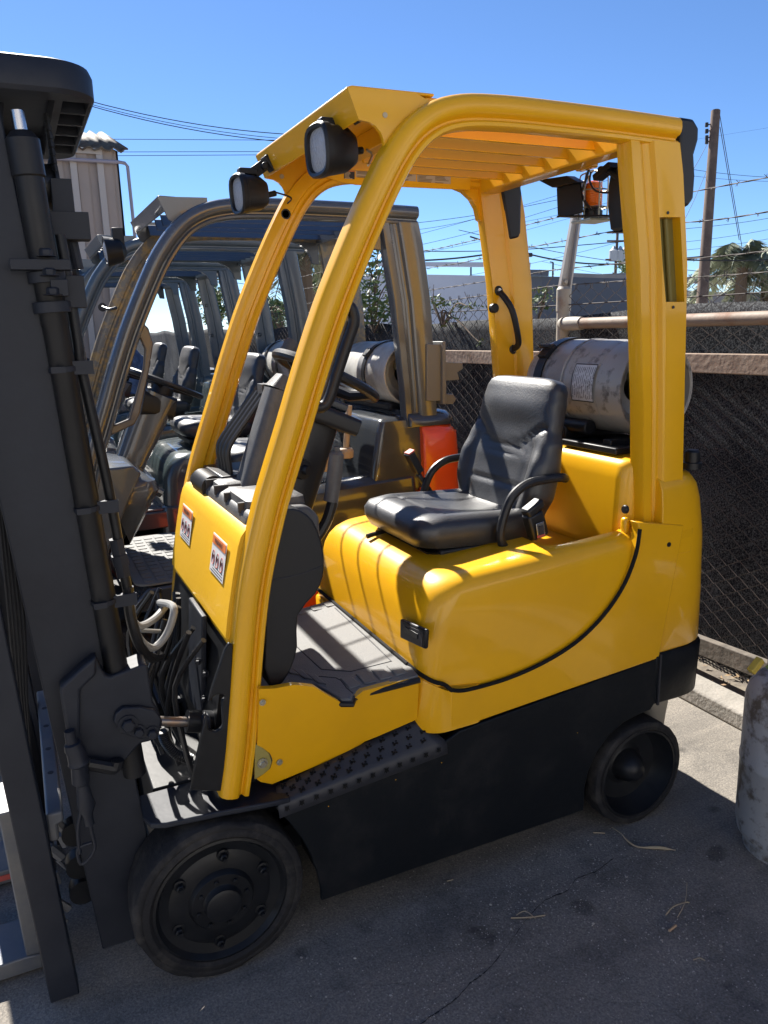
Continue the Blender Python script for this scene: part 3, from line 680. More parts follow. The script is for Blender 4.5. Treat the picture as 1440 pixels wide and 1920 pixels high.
# seat
ST = seat(F, 0, .715, 1.005)
q0 = U(688, 1006, 1, .10); build('seat_rail_lever', tube([q0+Vector((.09, .0, .012)), q0+Vector((.02, 0, .004)), q0], [.006, .008, .009], 10), PLA, parent=ST)
build('seat_pan', loft([[Vector((a, b, z)) for a, b in rrect(x0, x1_, -w, w, [.03]*4, 4)] for z, x0, x1_, w in ((.985, .79, 1.16, .20), (1.01, .76, 1.17, .215))]), PLA, parent=ST)
bx_ = Vector((1.10, -.285, 1.075)); m = box(bx_, (.06, .045, .085), Matrix.Rotation(R(-18), 3, 'Y')); m.join(box(bx_+Vector((-.01, 0, .055)), (.07, .045, .03), Matrix.Rotation(R(-30), 3, 'Y')))
build('belt_retractor', m, PLA, parent=ST, bevel=.008)
m = box(bx_+Vector((.0, -.03, -.012)), (.03, .003, .05), Matrix.Rotation(R(-10), 3, 'Y')); tg = build('belt_tongue', m, CHR, parent=ST, bevel=.001)
build('belt_tongue_mark', box(bx_+Vector((.0, -.033, -.012)), (.016, .002, .028), Matrix.Rotation(R(-10), 3, 'Y')), INK, parent=ST)
build('belt_tongue_frame', box(bx_+Vector((.0, -.032, -.03)), (.028, .002, .008), Matrix.Rotation(R(-10), 3, 'Y')), RED, parent=ST)
m = box((.965, .285, 1.205), (.03, .045, .085), Matrix.Rotation(R(-28), 3, 'Y')); m.join(tube([(.98, .285, 1.16), (1.03, .27, 1.08), (1.06, .25, 1.02)], .012, 8, sm=3))
build('belt_buckle', m, PLA, parent=ST, bevel=.006)
build('belt_buckle_mouth', box((.948, .283, 1.246), (.028, .04, .006), Matrix.Rotation(R(-28), 3, 'Y')), RED, parent=ST, bevel=.001)
# headlights
def headlight(px, py, y, s=1.0):
    c = U(px, py, 1, y); ax = Vector((-1, -.10, -.06)).normalized()
    p = [(-.085, .012), (-.078, .040), (-.055, .056), (-.02, .062), (.0, .064), (.002, .068), (.018, .069), (.024, .064), (.022, .056), (.012, .054)]
    def rr(h, r): # rounded-square section
        s_, u_ = frame(ax); out = []
        for k in range(32):
            a = 2*math.pi*k/32; q = (abs(math.cos(a))**4+abs(math.sin(a))**4)**-.25 if r > .03 else 1
            q = 1+(q-1)*.75; out.append(c+ax*h+(s_*math.cos(a)+u_*math.sin(a))*r*q*.93)
        return out
    L_ = build('headlight', loft([rr(h*s, r*s) for h, r in p], cap=False), PLA)
    build('lens', loft([rr(.0125*s, .055*s), rr(.015*s, .04*s), rr(.018*s, .02*s), rr(.018*s, .004*s)]), LENS, parent=L_)
    m = Mesh(); m.join(box(c+Vector((.055, 0, .075)), (.045, .03, .035), Matrix.Rotation(R(-35), 3, 'Y'))); m.join(box(c+Vector((.02, 0, .066)), (.06, .035, .02)))
    m.join(box(c+Vector((.095, 0, .098)), (.03, .045, .05), Matrix.Rotation(R(-35), 3, 'Y'))); m.join(revolve([(-.03, .012), (.03, .012)], c+Vector((.07, 0, .082)), (0, 1, 0), 8)); m.join(tube([c+Vector((.075, 0, .0)), c+Vector((.11, 0, .008))], .010, 8))
    build('lamp_bracket', m, PLA, parent=L_, bevel=.004)
    return c
c = headlight(607, 282, -.24, 1.02)
w0 = c+Vector((.10, 0, .0)); w1 = U(690, 308, 1, -.2)
build('lamp_wire', tube([c+Vector((.12, 0, .01)), c+Vector((.14, .01, 0)), U(690, 310, 1, -.28)], .0032, 6, sm=5), ZINC)
c = headlight(455, 364, .30, .95)
hp = U(530, 404, 1, .40)
build('lamp_wire', tube([c+Vector((.11, 0, .01)), c+Vector((.17, .03, 0)), U(536, 385, 1, .375), Vector((hp.x, .40, hp.z))], .0028, 6, sm=5), HOSE)
build('leg_grommet', revolve([(0, .0165), (.02, .0165), (.02, .012), (0, .012)], Vector((hp.x, .366, hp.z)), (0, 1, 0), 20), INK, parent=G)
# rear lamps
for sd, nm in ((-1, 0), (1, 1)):
    pf = [(1.485, 2.245), (1.53, 2.232), (1.555, 2.20), (1.556, 2.12), (1.548, 2.08), (1.560, 2.02), (1.556, 1.975), (1.54, 1.965), (1.515, 1.97)]
    pf = UY([(1274, 218), (1302, 222), (1312, 240), (1311, 262), (1303, 290), (1305, 330), (1302, 372), (1292, 387), (1278, 387)], -.405) if sd < 0 else UY([(940, 345), (978, 342), (981, 362), (980, 385), (979, 436), (975, 446), (957, 450), (953, 425)], .35)
    L_ = build('rear_lamp', prism(pf, 1, -.405 if sd < 0 else .355, -.345 if sd < 0 else .42), PLA, bevel=.010, seg=3)
    xx = max(p[0] for p in pf)
    if sd > 0: build('rear_lamp_lens', bb(xx-.004, xx+.003, .365, .41, 2.02, 2.14), mat('red_lens', (.5, .02, .02), .3), parent=L_)
# far rear leg grab handle
p0 = U(934, 545, 1, .368); p1 = U(962, 655, 1, .368); p2 = U(925, 578, 1, .368)
hd = [p0+Vector((0, 0, 0)), p0+Vector((.012, -.03, -.03)), p0.lerp(p1, .35)+Vector((.006, -.052, .0)), p0.lerp(p1, .7)+Vector((.004, -.052, .0)), p1+Vector((.0, -.035, .02)), p1]
GH = build('grab_handle', tube(hd, .012, 10, sm=5), PLA)
for p in (p0, p1): build('handle_mount', revolve([(-.004, .018), (.005, .018), (.008, .013)], p, (0, -1, 0), 18), PLA, parent=GH)
build('handle_stop', revolve([(-.004, .018), (.012, .018), (.016, .013)], p2, (0, -1, 0), 18), PLA, parent=GH)
for p in (p0, p1): build('bolt', bolt(p+Vector((0, -.010, 0)), (0, -1, 0), .006, .005), CHR, parent=GH)
# strobe bracket, beacon, alarm
X = 1.455
def px3(L, x): return [U(a, b, 0, x) for a, b in L]
m = prism([(U(a, b, 0, X).y, U(a, b, 0, X).z) for a, b in ((1043, 352), (1088, 342), (1092, 398), (1060, 407), (1045, 404))], 0, X, X+.006)
q = [U(a, b, 0, X) for a, b in ((1043, 404), (1092, 398))]
m.join(prism([(q[0].y, q[0].z), (q[1].y-.10, q[1].z-.020), (q[1].y-.10, q[1].z-.026), (q[0].y, q[0].z-.006)], 0, X, X+.13))
m.join(prism([(U(a, b, 0, X).y, U(a, b, 0, X).z) for a, b in ((1016, 338), (1070, 330), (1092, 342), (1043, 352))], 0, X-.02, X+.02))
BR = build('beacon_bracket', m, BLK, bevel=.003)
bc = U(1111, 408, 0, X+.055)
BE = build('beacon', revolve([(0, .032), (.02, .033), (.022, .028), (.03, .028)], bc, (0, 0, 1), 24), PLA)
build('beacon_lens', revolve([(.03, .029), (.032, .031)]+sum([[(.036+.007*k, .031), (.039+.007*k, .0295)] for k in range(9)], [])+[(.108, .026), (.116, .012), (.117, .001)], bc, (0, 0, 1), 28), AMB, parent=BE)
m = Mesh(); 
for k in range(6):
    a = R(60*k+15); cs, sn = math.cos(a), math.sin(a)
    m.join(tube([bc+Vector((cs*.047, sn*.047, -.01)), bc+Vector((cs*.047, sn*.047, .12)), bc+Vector((cs*.03, sn*.03, .142)), bc+Vector((0, 0, .15))], .0026, 6, sm=3))
for h in (.03, .085): m.join(tube([bc+Vector((math.cos(R(15*k))*.047, math.sin(R(15*k))*.047, h)) for k in range(24)], .0024, 6, closed=True))
m.join(bb(bc.x-.05, bc.x+.05, bc.y-.05, bc.y+.05, bc.z-.014, bc.z-.008))
build('beacon_cage', m, ZINC, parent=BE)
al = U(1166, 372, 0, X+.03)
m = loft([[al+Vector((a, b, z)) for a, b in rrect(-.03+g, .03-g, -.042+g, .042-g, [.02]*4, 5)] for z, g in ((-.10, .02), (-.09, .008), (-.02, .0), (.04, .0), (.085, .004), (.095, .02))])
AL = build('work_lamp', m, PLA); build('lamp_arm', tube([U(1125, 318, 0, X), U(1145, 322, 0, X), U(1168, 345, 0, X+.02)], .011, 8, sm=3), BLK, parent=AL)
build('lamp_arm', box(U(1135, 322, 0, X), (.04, .08, .02), Matrix.Rotation(R(-20), 3, 'X')), BLK, parent=AL, bevel=.003)
m = tube([U(a, b, 0, X+.01) for a, b in ((1104, 318), (1096, 345), (1090, 362), (1098, 380), (1108, 392))], .0048, 6, sm=5); m.join(tube([U(a, b, 0, X+.01) for a, b in ((1108, 322), (1106, 340), (1115, 356), (1130, 361), (1142, 361))], .0036, 6, sm=5))
build('wiring', m, HOSE, parent=BE)
build('fixing_clip', box(U(1100, 312, 0, X-.01), (.03, .08, .02)), YEL, parent=G, bevel=.004)
# ---- engine-bay front: bulkhead and hoses behind the mast
build('bulkhead', prism([(.06, .42), (.03, .62), (.09, .92), (.14, .92), (.14, .42)], 1, -.34, .36), BLK)
m = Mesh(); m.join(prism([(.03, .62), (.055, .93), (.07, .93), (.045, .62)], 1, -.20, -.02)); m.join(prism([(.0, .5), (.01, .7), (.03, .7), (.03, .5)], 1, -.35, -.30))
build('valve_plate', m, MBLK, bevel=.004)
for (a, b) in ((385, 1262), (372, 1240), (383, 1310)): build('bolt', bolt(U(a, b, 1, -.215), (-.5, -1, 0), .007, .012), MBLK)
m = Mesh()
for pts, r in (((( 243, 1110, -.28), (252, 1180, -.26), (283, 1215, -.22), (312, 1190, -.20), (326, 1140, -.18), (300, 1130, -.05)), .0105), (((246, 1160, -.2), (262, 1174, -.18), (290, 1160, -.12), (312, 1135, -.05)), .0105), (((262, 1182, -.15), (300, 1184, -.12)), .006)):
    build('tilt_hose', tube([U(a, b, 1, y) for a, b, y in pts], r, 10, sm=6), MATS.get('grey_hose') or mat('grey_hose', (.28, .28, .27), .4))
m = Mesh(); rnd = random.Random(3)
for k in range(16):
    y = rnd.uniform(-.30, .25); x = rnd.uniform(-.08, .0); pts = [(x, y, .45+rnd.uniform(0, .1)), (x-.02, y+.03, .6), (x+rnd.uniform(-.04, .04), y+rnd.uniform(-.08, .08), .75), (x+.05, y+rnd.uniform(-.06, .06), .9)]
    build('hydraulic_hose', tube(pts, .008, 8, sm=4), HOSE)
m = Mesh(); pts = smoothpath([U(305, 1370, 1, -.2), U(312, 1392, 1, -.2), U(330, 1412, 1, -.2), U(358, 1424, 1, -.2)], 14); m.join(tube(pts, [.014+.003*(i % 2) for i in range(len(pts))], 10)); build('corrugated_hose', m, HOSE)
# tilt cylinder rod
m = tube([U(298, 1352, 1, -.30), U(445, 1356, 1, -.30)], .0135, 14); TR = build('tilt_rod', m, mat('worn_rod', (.22, .21, .2), .35, metal=.8, col2=(.3, .2, .14), vscale=30))
build('tilt_cylinder', tube([U(350, 1352, 1, -.30), U(470, 1356, 1, -.30)], .03, 16), BLK, parent=TR)
# ================================================================== mast (part with sub-parts)
TS = -.056
def tl_(x, z): return x+TS*(z-.1)
def rail(y0, y1, xa, xb, z0, z1, web=.012, fl=.02, openside=1, sl=-.056):
    """channel, leaning with the mast: web faces -Y when openside=1"""
    if openside > 0: q = [(xa, y0), (xb, y0), (xb, y1), (xb-fl, y1), (xb-fl, y0+web), (xa+fl, y0+web), (xa+fl, y1), (xa, y1)]
    else: q = [(xa, y1), (xb, y1), (xb, y0), (xb-fl, y0), (xb-fl, y1-web), (xa+fl, y1-web), (xa+fl, y0), (xa, y0)]
    m = prism(q, 2, z0, z1)
    for v in m.v: v.x += sl*(v.z-.1)
    return m
MA = build('mast', rail(-.30, -.235, -.303, -.134, .075, 2.19, sl=-.077), MBLK, bevel=.004)
build('outer_rail', rail(.235, .30, -.303, -.134, .075, 2.19, openside=-1, sl=-.077), MBLK, parent=MA, bevel=.004)
build('inner_rail', rail(-.365, -.315, -.444, -.374, .02, 2.1, sl=-.05), MBLK, parent=MA, bevel=.004)
build('inner_rail', rail(.315, .365, -.444, -.374, .02, 2.1, openside=-1, sl=-.05), MBLK, parent=MA, bevel=.004)
# crown
m = loft([[Vector((tl_(a, 2.2), b, z)) for a, b in rrect(-.30, .015+g, -.345-g, .345+g, [.03, .085, .085, .03], 8)] for z, g in ((2.186, -.002), (2.195, .004), (2.235, .004), (2.252, -.002), (2.258, -.016))])
CR = build('crown_bar', m, MBLK, parent=MA, ang=50)
rb = Mesh(); fr = [(-.11, -.335), (.012, -.335)]
for y in (-.30, -.225, -.15, -.075, .0, .075): rb.join(prism([(tl_(-.10, 2.15), 2.19), (tl_(.012, 2.15), 2.19), (tl_(-.0, 2.12), 2.15), (tl_(-.10, 2.12), 2.15)], 1, y, y+.008))
rb.join(bb(tl_(.002, 2.15), tl_(.010, 2.15), -.30, .3, 2.15, 2.19)); rb.join(bb(tl_(-.108, 2.15), tl_(-.10, 2.15), -.30, .3, 2.145, 2.19))
for i in range(5):
    y0 = -.285+.108*i; cut(CR, bb(-.166, -.112, y0, y0+.096, 2.15, 2.236))
cut(CR, bb(-.30, -.182, -.285, .28, 2.15, 2.232))
bv = CR.modifiers.new('bevel', 'BEVEL'); bv.width = .003; bv.segments = 2; bv.limit_method = 'ANGLE'
# lift cylinder etc.
def mt(px, py, y): return U(px, py, 1, y)
cy = -.305
c0 = mt(42, 262, cy); c1 = mt(262, 1500, cy)
def cl(t): return c0.lerp(c1, t)
m = tube([cl(0), cl(.06)], .0165, 16); build('piston_rod', tube([cl(-.035), cl(.01)], .014, 16), CHR, parent=MA)
LC = build('lift_cylinder', tube([cl(-.01), cl(.0), cl(.045), cl(.047), cl(.24), cl(.242), cl(.95)], [.022, .0345, .0345, .030, .030, .0285, .0285], 24), BLK, parent=MA)
m = Mesh(); 
for t in (.175, .215): m.join(revolve([(-.012, .040), (.012, .040)], cl(t), (c1-c0), 20))
m.join(box(cl(.16)+Vector((-.01, -.03, 0)), (.12, .035, .022))); m.join(box(cl(.19)+Vector((.02, -.03, 0)), (.035, .03, .035)))
for t in (.15, .175, .20): m.join(bolt(cl(t)+Vector((.004, -.045, 0)), (0, 0, 1), .014, .014))
m.join(box(cl(.20)+Vector((.045, .03, .01)), (.06, .06, .07)))
build('cylinder_clamp', m, MBLK, parent=MA, bevel=.005)
# supply pipe beside the cylinder
def pp_(px, py): return mt(px, py, -.285)
pipe = [pp_(112, 440), pp_(126, 520), pp_(147, 650), pp_(152, 690), pp_(200, 900), pp_(228, 1050), pp_(240, 1110)]
build('supply_pipe', tube(pipe, .0125, 12, sm=4), BLK, parent=MA)
build('corrugated_sleeve', tube([p for p in smoothpath([mt(118, 470, -.25), mt(140, 600, -.25), mt(160, 700, -.25)], 20)], [.009+.0015*(i % 2) for i in range(41)], 8), HOSE, parent=MA)
build('crimp_fitting', tube([pp_(217, 1010), pp_(232, 1080)], .018, 6), MBLK, parent=MA); build('crimp_fitting', tube([pp_(223, 1040), pp_(228, 1060)], .021, 6), MBLK, parent=MA)
for py, xa, xb in ((686, 115, 160), (945, 165, 208), (1118, 198, 245)):
    m = Mesh(); a = mt(xa+8, py+6, cy-.0); b = pp_(xb-5, py)
    t = (c1-c0).normalized(); cc = c0+t*((a-c0).dot(t))
    m.join(revolve([(-.006, .0305), (-.006, .032), (.006, .032), (.006, .0305)], cc, t, 24, caps=False)); m.join(box((a+b)/2+Vector((.012, -.026, 0)), (.055, .006, .03))); m.join(box(cc+Vector((-.012, -.034, 0)), (.03, .01, .014)))
    m.join(revolve([(-.008, .017), (.008, .017)], b, t, 16)); build('hose_clamp', m, MBLK, parent=MA)
# hose from the pipe to the chassis: dark continuation
build('lower_hose', tube([pp_(240, 1100), mt(244, 1150, -.28), mt(258, 1200, -.26), mt(280, 1232, -.2), mt(300, 1230, -.12)], .014, 10, sm=5), HOSE, parent=MA)
# chain, sheave and anchor
m = Mesh()
ca, cb = mt(86, 215, -.18), mt(127, 470, -.18); n = 34
for i in range(n):
    p = ca.lerp(cb, i/n); q = ca.lerp(cb, (i+1.15)/n)
    for dy in ((-.012, -.006, .006, .012) if i % 2 else (-.009, .0, .009)):
        m.join(tube([p+Vector((0, dy, 0)), q+Vector((0, dy, 0))], .0075 if i % 2 else .006, 6))
build('lift_chain', m, BLK, parent=MA)
sc_ = mt(88, 352, -.14); build('chain_sheave', revolve([(-.022, .05), (-.02, .066), (-.012, .066), (-.010, .052), (.010, .052), (.012, .066), (.02, .066), (.022, .05)], sc_, (1, .1, 0), 32), HOSE, parent=MA)
m = Mesh(); m.join(box(mt(117, 372, -.2), (.045, .04, .08))); m.join(tube([mt(117, 385, -.2), mt(130, 480, -.2)], .010, 8)); m.join(tube([mt(135, 455, -.2), mt(146, 505, -.2)], .014, 10)); m.join(box(mt(128, 425, -.22), (.09, .05, .06))); m.join(bolt(mt(135, 452, -.2), (0, 0, 1), .017, .02))
m.join(tube([mt(120, 450, -.21), mt(130, 560, -.21)], .009, 8))
build('chain_anchor', m, MBLK, parent=MA, bevel=.003)
m = prism([(tl_(-.30, 2.1), 1.98), (tl_(-.20, 2.1), 1.98), (tl_(-.17, 2.1), 2.19), (tl_(-.33, 2.1), 2.19)], 1, -.225, -.205); build('crown_web', m, MBLK, parent=MA, bevel=.004)
# thin hoses between the rails
m = Mesh()
for k in range(5):
    build('lift_hose', tube([mt(-8+k*5, 900, -.27), mt(16+k*7, 1150, -.27), mt(30+k*5, 1300, -.27), mt(46+k*3, 1420, -.27)], .0042, 6, sm=3), HOSE, parent=MA)
# carriage: side bar catching the sun
ca_ = [U(a, b, 1, -.14) for a, b in ((64, 1262), (80, 1262), (98, 1348), (114, 1470), (122, 1522), (90, 1522), (72, 1400))]
m = prism([(-.392, .45), (-.392, .53), (-.352, .53), (-.352, .50), (-.368, .495), (-.368, .45)], 1, -.325, .45)
CA = build('carriage', m, FORK, parent=MA, bevel=.006)
for yy in (-.12, .02, .17, .30): build('bar_hole', revolve([(0, .008), (.001, .008)], (-.372, yy, .5302), (0, 0, 1), 12), INK, parent=MA)
m = Mesh(); m.join(bb(-.445, -.395, -.24, .24, .12, .20)); m.join(bb(-.448, -.42, -.20, -.12, .205, .5)); build('carriage_lower_bar', m, MBLK, parent=MA, bevel=.006)
for z in (.30, .22, .40): build('carriage_roller', revolve([(-.02, .035), (.02, .035)], (-.33, -.22, z), (0, 1, 0), 20), BLK, parent=MA)
m = Mesh(); rnd = random.Random(5)
for k in range(12): m.join(tube([mt(95+rnd.uniform(-4, 20), 1540+k*24, -.22), mt(110+rnd.uniform(-8, 22), 1560+k*24, -.22)], rnd.uniform(.004, .013), 6))
build('carriage_fittings', m, FORK, parent=MA)
# tilt bracket
bp_ = UY([(112, 1300), (112, 1285), (150, 1250), (172, 1232), (180, 1228), (186, 1245), (196, 1262), (205, 1264), (240, 1250), (266, 1240), (275, 1242), (284, 1310), (296, 1330), (303, 1350), (296, 1370), (280, 1384), (262, 1388), (250, 1400), (226, 1428), (200, 1445), (165, 1420), (140, 1395)], -.325)
TBk = build('tilt_bracket', prism(bp_, 1, -.345, -.262), MBLK, parent=MA, bevel=.012, seg=3)
m = prism(UY([(112, 1300), (112, 1285), (150, 1250), (180, 1226), (180, 1262), (150, 1290), (150, 1400), (124, 1370)], -.345), 1, -.36, -.33); build('bracket_fold', m, MBLK, parent=MA, bevel=.008, seg=3)
ep = UY([(212, 1352), (216, 1336), (230, 1325), (262, 1324), (290, 1330), (302, 1345), (300, 1366), (284, 1382), (262, 1384), (228, 1374)], -.355)
build('pin_plate', prism(ep, 1, -.362, -.34), MBLK, parent=MA, bevel=.004)
m = Mesh()
for px, py, r in ((240, 1358, .017), (260, 1371, .012), (285, 1374, .0125)): build('bracket_bolt', bolt(U(px, py, 1, -.365), (0, -1, 0), r, .014), MBLK, parent=MA)
m = tube([U(a, b, 1, -.37) for a, b in ((165, 1432), (190, 1436), (215, 1440), (220, 1430), (221, 1425))], .016, 10, sm=3); build('pivot_pin', m, BLK, parent=MA)
fs = [(130, 1370, .010), (134, 1392, .0105), (136, 1394, .016), (138, 1404, .017), (142, 1408, .018), (146, 1425, .018), (148, 1430, .021), (149, 1436, .016), (152, 1466, .017), (155, 1470, .012), (158, 1490, .014), (162, 1510, .018), (164, 1528, .010), (168, 1545, .010)]
fs = [(a, b, r*1.25) for a, b, r in fs]
build('flow_valve', tube([U(a, b, 1, -.385) for a, b, r in fs], [r for a, b, r in fs], 12), MBLK, parent=MA)
m = tube([U(a, b, 1, -.385) for a, b in ((166, 1530), (172, 1560), (178, 1590), (165, 1612), (152, 1620), (145, 1600), (150, 1588), (172, 1580))], .0045, 8, sm=3); m.join(tube([U(a, b, 1, -.385) for a, b in ((152, 1520), (146, 1560), (150, 1600))], .005, 8, sm=3)); build('pipe_loop', m, MBLK, parent=MA)
# forks
for sd in (-1, 1):
    ya, yb = (-.218, -.05) if sd < 0 else (.20, .37)
    fk = prism([(-1.5, .012), (-1.55, .02), (-1.45, .045), (-.49, .062), (-.453, .058), (-.453, .014)], 1, ya, yb); fk.join(prism([(-.49, .0625), (-.4535, .0585), (-.455, .12), (-.47, .5), (-.505, .5), (-.492, .12)], 1, ya+.002, yb-.002))
    FO = build('fork', fk, FORK, bevel=.004)
    if sd > 0: build('fork_edge_paint', bb(-1.4, -.50, .1965, .1995, .028, .046), RED, parent=FO)

# flecks of overspray on the skirt
for px, py in ((616, 1512), (828, 1430), (1083, 1374), (742, 1462)):
    build('paint_fleck', revolve([(0, .0016), (.0006, .001)], U(px, py, 1, NY-.001), (0, -1, 0), 7), YEL)
# ================================================================== cylinder on the yellow forklift
T = gas_tank('propane_cylinder', 'scuffed aluminium gas cylinder with a white data label, strapped behind the yellow forklift seat', (1.585, 1.472), .160, -.272, .305, ALU)
m = Mesh()
def onT(a, y, h=.0): r = .1600+h; return Vector((1.585-r*math.cos(a), y, 1.472+r*math.sin(a)))
def patch(a0, a1, y0, y1, h, n=8):
    v = []
    for i in range(n+1):
        a = a0+(a1-a0)*i/n; v += [onT(a, y0, h), onT(a, y1, h)]
    return Mesh().add(v, [(2*i, 2*i+1, 2*i+3, 2*i+2) for i in range(n)])
D = build('data_label', patch(R(-16), R(30), -.150, -.035, .0026), mat('worn_label', (.62, .62, .62), .5, col2=(.3, .29, .28), vscale=60, thr=(.55, .65)))
ik = Mesh(); rnd = random.Random(2)
for k in range(11):
    y = -.143+.0098*k; a = R(26); 
    while a > R(-12):
        b = a-R(rnd.uniform(2, 12)); ik.join(patch(max(b, R(-12)), a, y, y+.0022, .0034, 2)); a = b-R(rnd.uniform(1, 4))
build('label_print', ik, INK, parent=D, smooth=False)
fr = Mesh()
for a0, a1, y0, y1 in ((R(-16), R(30), -.150, -.147), (R(-16), R(30), -.038, -.035), (R(-16), R(-14.8), -.150, -.035), (R(28.8), R(30), -.150, -.035)): fr.join(patch(a0, a1, y0, y1, .0036))
build('label_border', fr, INK, parent=D, smooth=False)
build('weld_bead', Mesh().join(revolve([(-.006, .1605), (-.003, .1640), (.003, .1640), (.006, .1605)], (1.585, .03, 1.472), (0, 1, 0), 48, caps=False)), ALU)
# ================================================================== neighbouring forklifts
GL = 'forklifts parked in a row behind the yellow one'
def neighbour(k, label, yc, dxf, dxr, dz, gm, body, low, cw_, seatx=None, seatz=1.07, hoodz=1.0, inner=None, level=3, bulge=0):
    th = thing('forklift', label, 'forklift', (.5, yc, 0), GL)
    g = guard('overhead_guard', gm, yc, dxf, dxr, .42, dz, slats=6, ys=[1.19, 1.35, 1.50, 1.70] if k == 2 else None, inner=inner, nb=True)
    f0 = .605-.22; r0 = 1.33
    build('lower_body', shell(f0-.02, 1.36, yc, [(.25, .02, .40, 0), (.27, .0, .45, 0), (.66, .0, .455, 0), (.68, .006, .452, 0), (.69, .02, .44, 0)], .07, .03), low)
    lv = [(.68, .0, .446, 0), (.85, .012, .444, 0), (.92, .04, .44, 0, .03), (.955, .07, .43, 0, .05), (.975, .10, .40, 0, .06), (.982, .13, .36, .01, .06)]
    h = build('hood', shell(f0, r0, yc, [(a+hoodz-1.0,)+tuple(b) for a, *b in lv], .085, .03), body, ang=60)
    cut(h, prism(rrect(.72, 1.28, yc-.33, yc+.33, [.12]*4, 6), 2, .965, 1.2))
    build('hood_tray', bb(.70, 1.3, yc-.34, yc+.34, .93, .955), body)
    build('engine_cover', loft([[Vector((a, b, z)) for a, b in rrect(x0, 1.50, yc-w, yc+w, [.03, .1, .1, .03], 6)] for z, x0, w in ((.95, 1.10, .42), (1.05, 1.11, .42), (1.22, 1.145, .41), (1.27, 1.16, .40), (1.285, 1.19, .37))]), body, ang=50)
    m = loft([[Vector((a, b, z)) for a, b in rrect(1.36, rx, yc-w, yc+w, [.01, .12, .12, .01], 8)] for z, rx, w in ((.35, 1.60, .44), (.37, 1.615, .455), (1.0, 1.60, .455), (1.20, 1.585, .45), (1.235, 1.56, .43), (1.25, 1.52, .40))])
    c = build('counterweight', m, cw_, ang=50)
    build('counterweight_cap', loft([[Vector((a, b, z)) for a, b in rrect(1.30, rx, yc-w, yc+w, [.01, .12, .12, .01], 8)] for z, rx, w in ((1.24, 1.585, .43), (1.27, 1.58, .43), (1.30, 1.55, .41), (1.31, 1.5, .37))]), body, parent=c, ang=50)
    build('chassis', bb(-.15, 1.3, yc-.3, yc+.3, .15, .5), BLK)
    build('floor_plate', prism([(.0, .56), (.0, .60), (.06, .66), (f0+.02, .665), (f0+.02, .56)], 1, yc-.44, yc+.44), body, bevel=.01)
    fm = prism(rrect(.02, f0-.005, yc-.42, yc+.42, [.06, .01, .01, .06], 4), 2, .667, .676); FMt = build('floor_mat', fm, MATF)
    pd = Mesh()
    for i in range(6):
        for j in range(13):
            x = .06+.052*i; y = yc-.385+.06*j; pd.join(prism(rrect(x, x+.040, y, y+.046, [.005]*4, 2), 2, .675, .679))
    build('tread_pad', pd, MATF, parent=FMt)
    # front cowl and dash
    build('cowl', loft([[Vector((x, yc-.40, z)), Vector((x, yc+.40, z)), Vector((x+w, yc+.40, z)), Vector((x+w, yc-.40, z))] for z, x, w in ((.50, -.28, .08), (.85, -.22, .16), (1.05, -.18, .22), (1.14, -.15, .24), (1.175, -.12, .18))]), gm, ang=50, bevel=.01)
    build('dashboard', loft([[Vector((a, b, z)) for a, b in rrect(x0, x1_, yc-w, yc+w, [.05]*4, 5)] for z, x0, x1_, w in ((.82, -.02, .04, .28), (.95, -.06, .10, .36), (1.06, -.10, .16, .39), (1.10, -.12, .15, .38), (1.13, -.10, .10, .34))]), gm, ang=40)
    sc = build('steering_column', slab((.02, yc-.02, 1.0), (.24, yc-.03, 1.43), .17, .11, .16, .17), gm)
    build('column_pod', slab((.16, yc-.03, 1.40), (.30, yc-.03, 1.36), .18, .12, .14, .10), PLA, parent=sc)
    c = Vector((.275, yc-.03, 1.475)); t3 = Matrix.Rotation(R(24), 3, 'Y')
    build('steering_wheel', tube([c+t3@Vector((math.cos(a)*.165, math.sin(a)*.165, 0)) for a in [2*math.pi*i/32 for i in range(32)]], .0135, 8, closed=True), PLA, parent=sc)
    m = Mesh()
    for a in (0, 2.1, 4.2): m.join(tube([c+t3@Vector((0, 0, -.02)), c+t3@Vector((math.cos(a)*.16, math.sin(a)*.16, 0))], .012, 6))
    m.join(revolve([(-.06, .05), (-.015, .045), (0, .03)], c, t3@Vector((0, 0, 1)), 16)); build('steering_wheel_spokes', m, PLA, parent=sc)
    build('park_lever', tube([(.04, yc-.13, 1.02), (.10, yc-.14, 1.06), (.20, yc-.15, 1.0)], [.02, .024, .02], 10, sm=3), gm, parent=sc)
    # seat
    seat(th, yc, seatx if seatx else .50, seatz, hip=False)
    for y in (yc-.445, yc+.445):
        sd = -1 if y < yc else 1
        wheel('drive_wheel', (-.10, y, .25), .25, .16, .18, None, True, side=sd, worn=False); wheel('steer_wheel', (1.32, y*1+(-sd)*.03, .20), .20, .13, .14, None, False, side=sd, worn=False)
    m = Mesh()
    for sd in (-1, 1):
        r_ = prism([(-.47, yc+sd*.30), (-.36, yc+sd*.30), (-.36, yc+sd*.25), (-.47, yc+sd*.25)], 2, .05, 1.75)
        for v in r_.v: v.x -= .03*(v.z)
        m.join(r_)
    br = Mesh(); lx = -.685
    for i in range(9): y = yc-.42+.105*i; br.join(bb(lx, lx+.025, y-.036, y+.036, .10, 1.72))
    for z in (.12, .55, .9, 1.3, 1.71): br.join(bb(lx+.002, lx+.03, yc-.44, yc+.44, z-.03, z+.03))
    build('shading_backrest', br, MBLK, bevel=.003)
    for sd in (-1, 1): build('fork', prism([(-1.5, .02), (-.70, .045), (-.70, .5), (-.665, .5), (-.662, .01), (-1.5, .008)], 1, yc+sd*.22-.05, yc+sd*.22+.05), FORK)
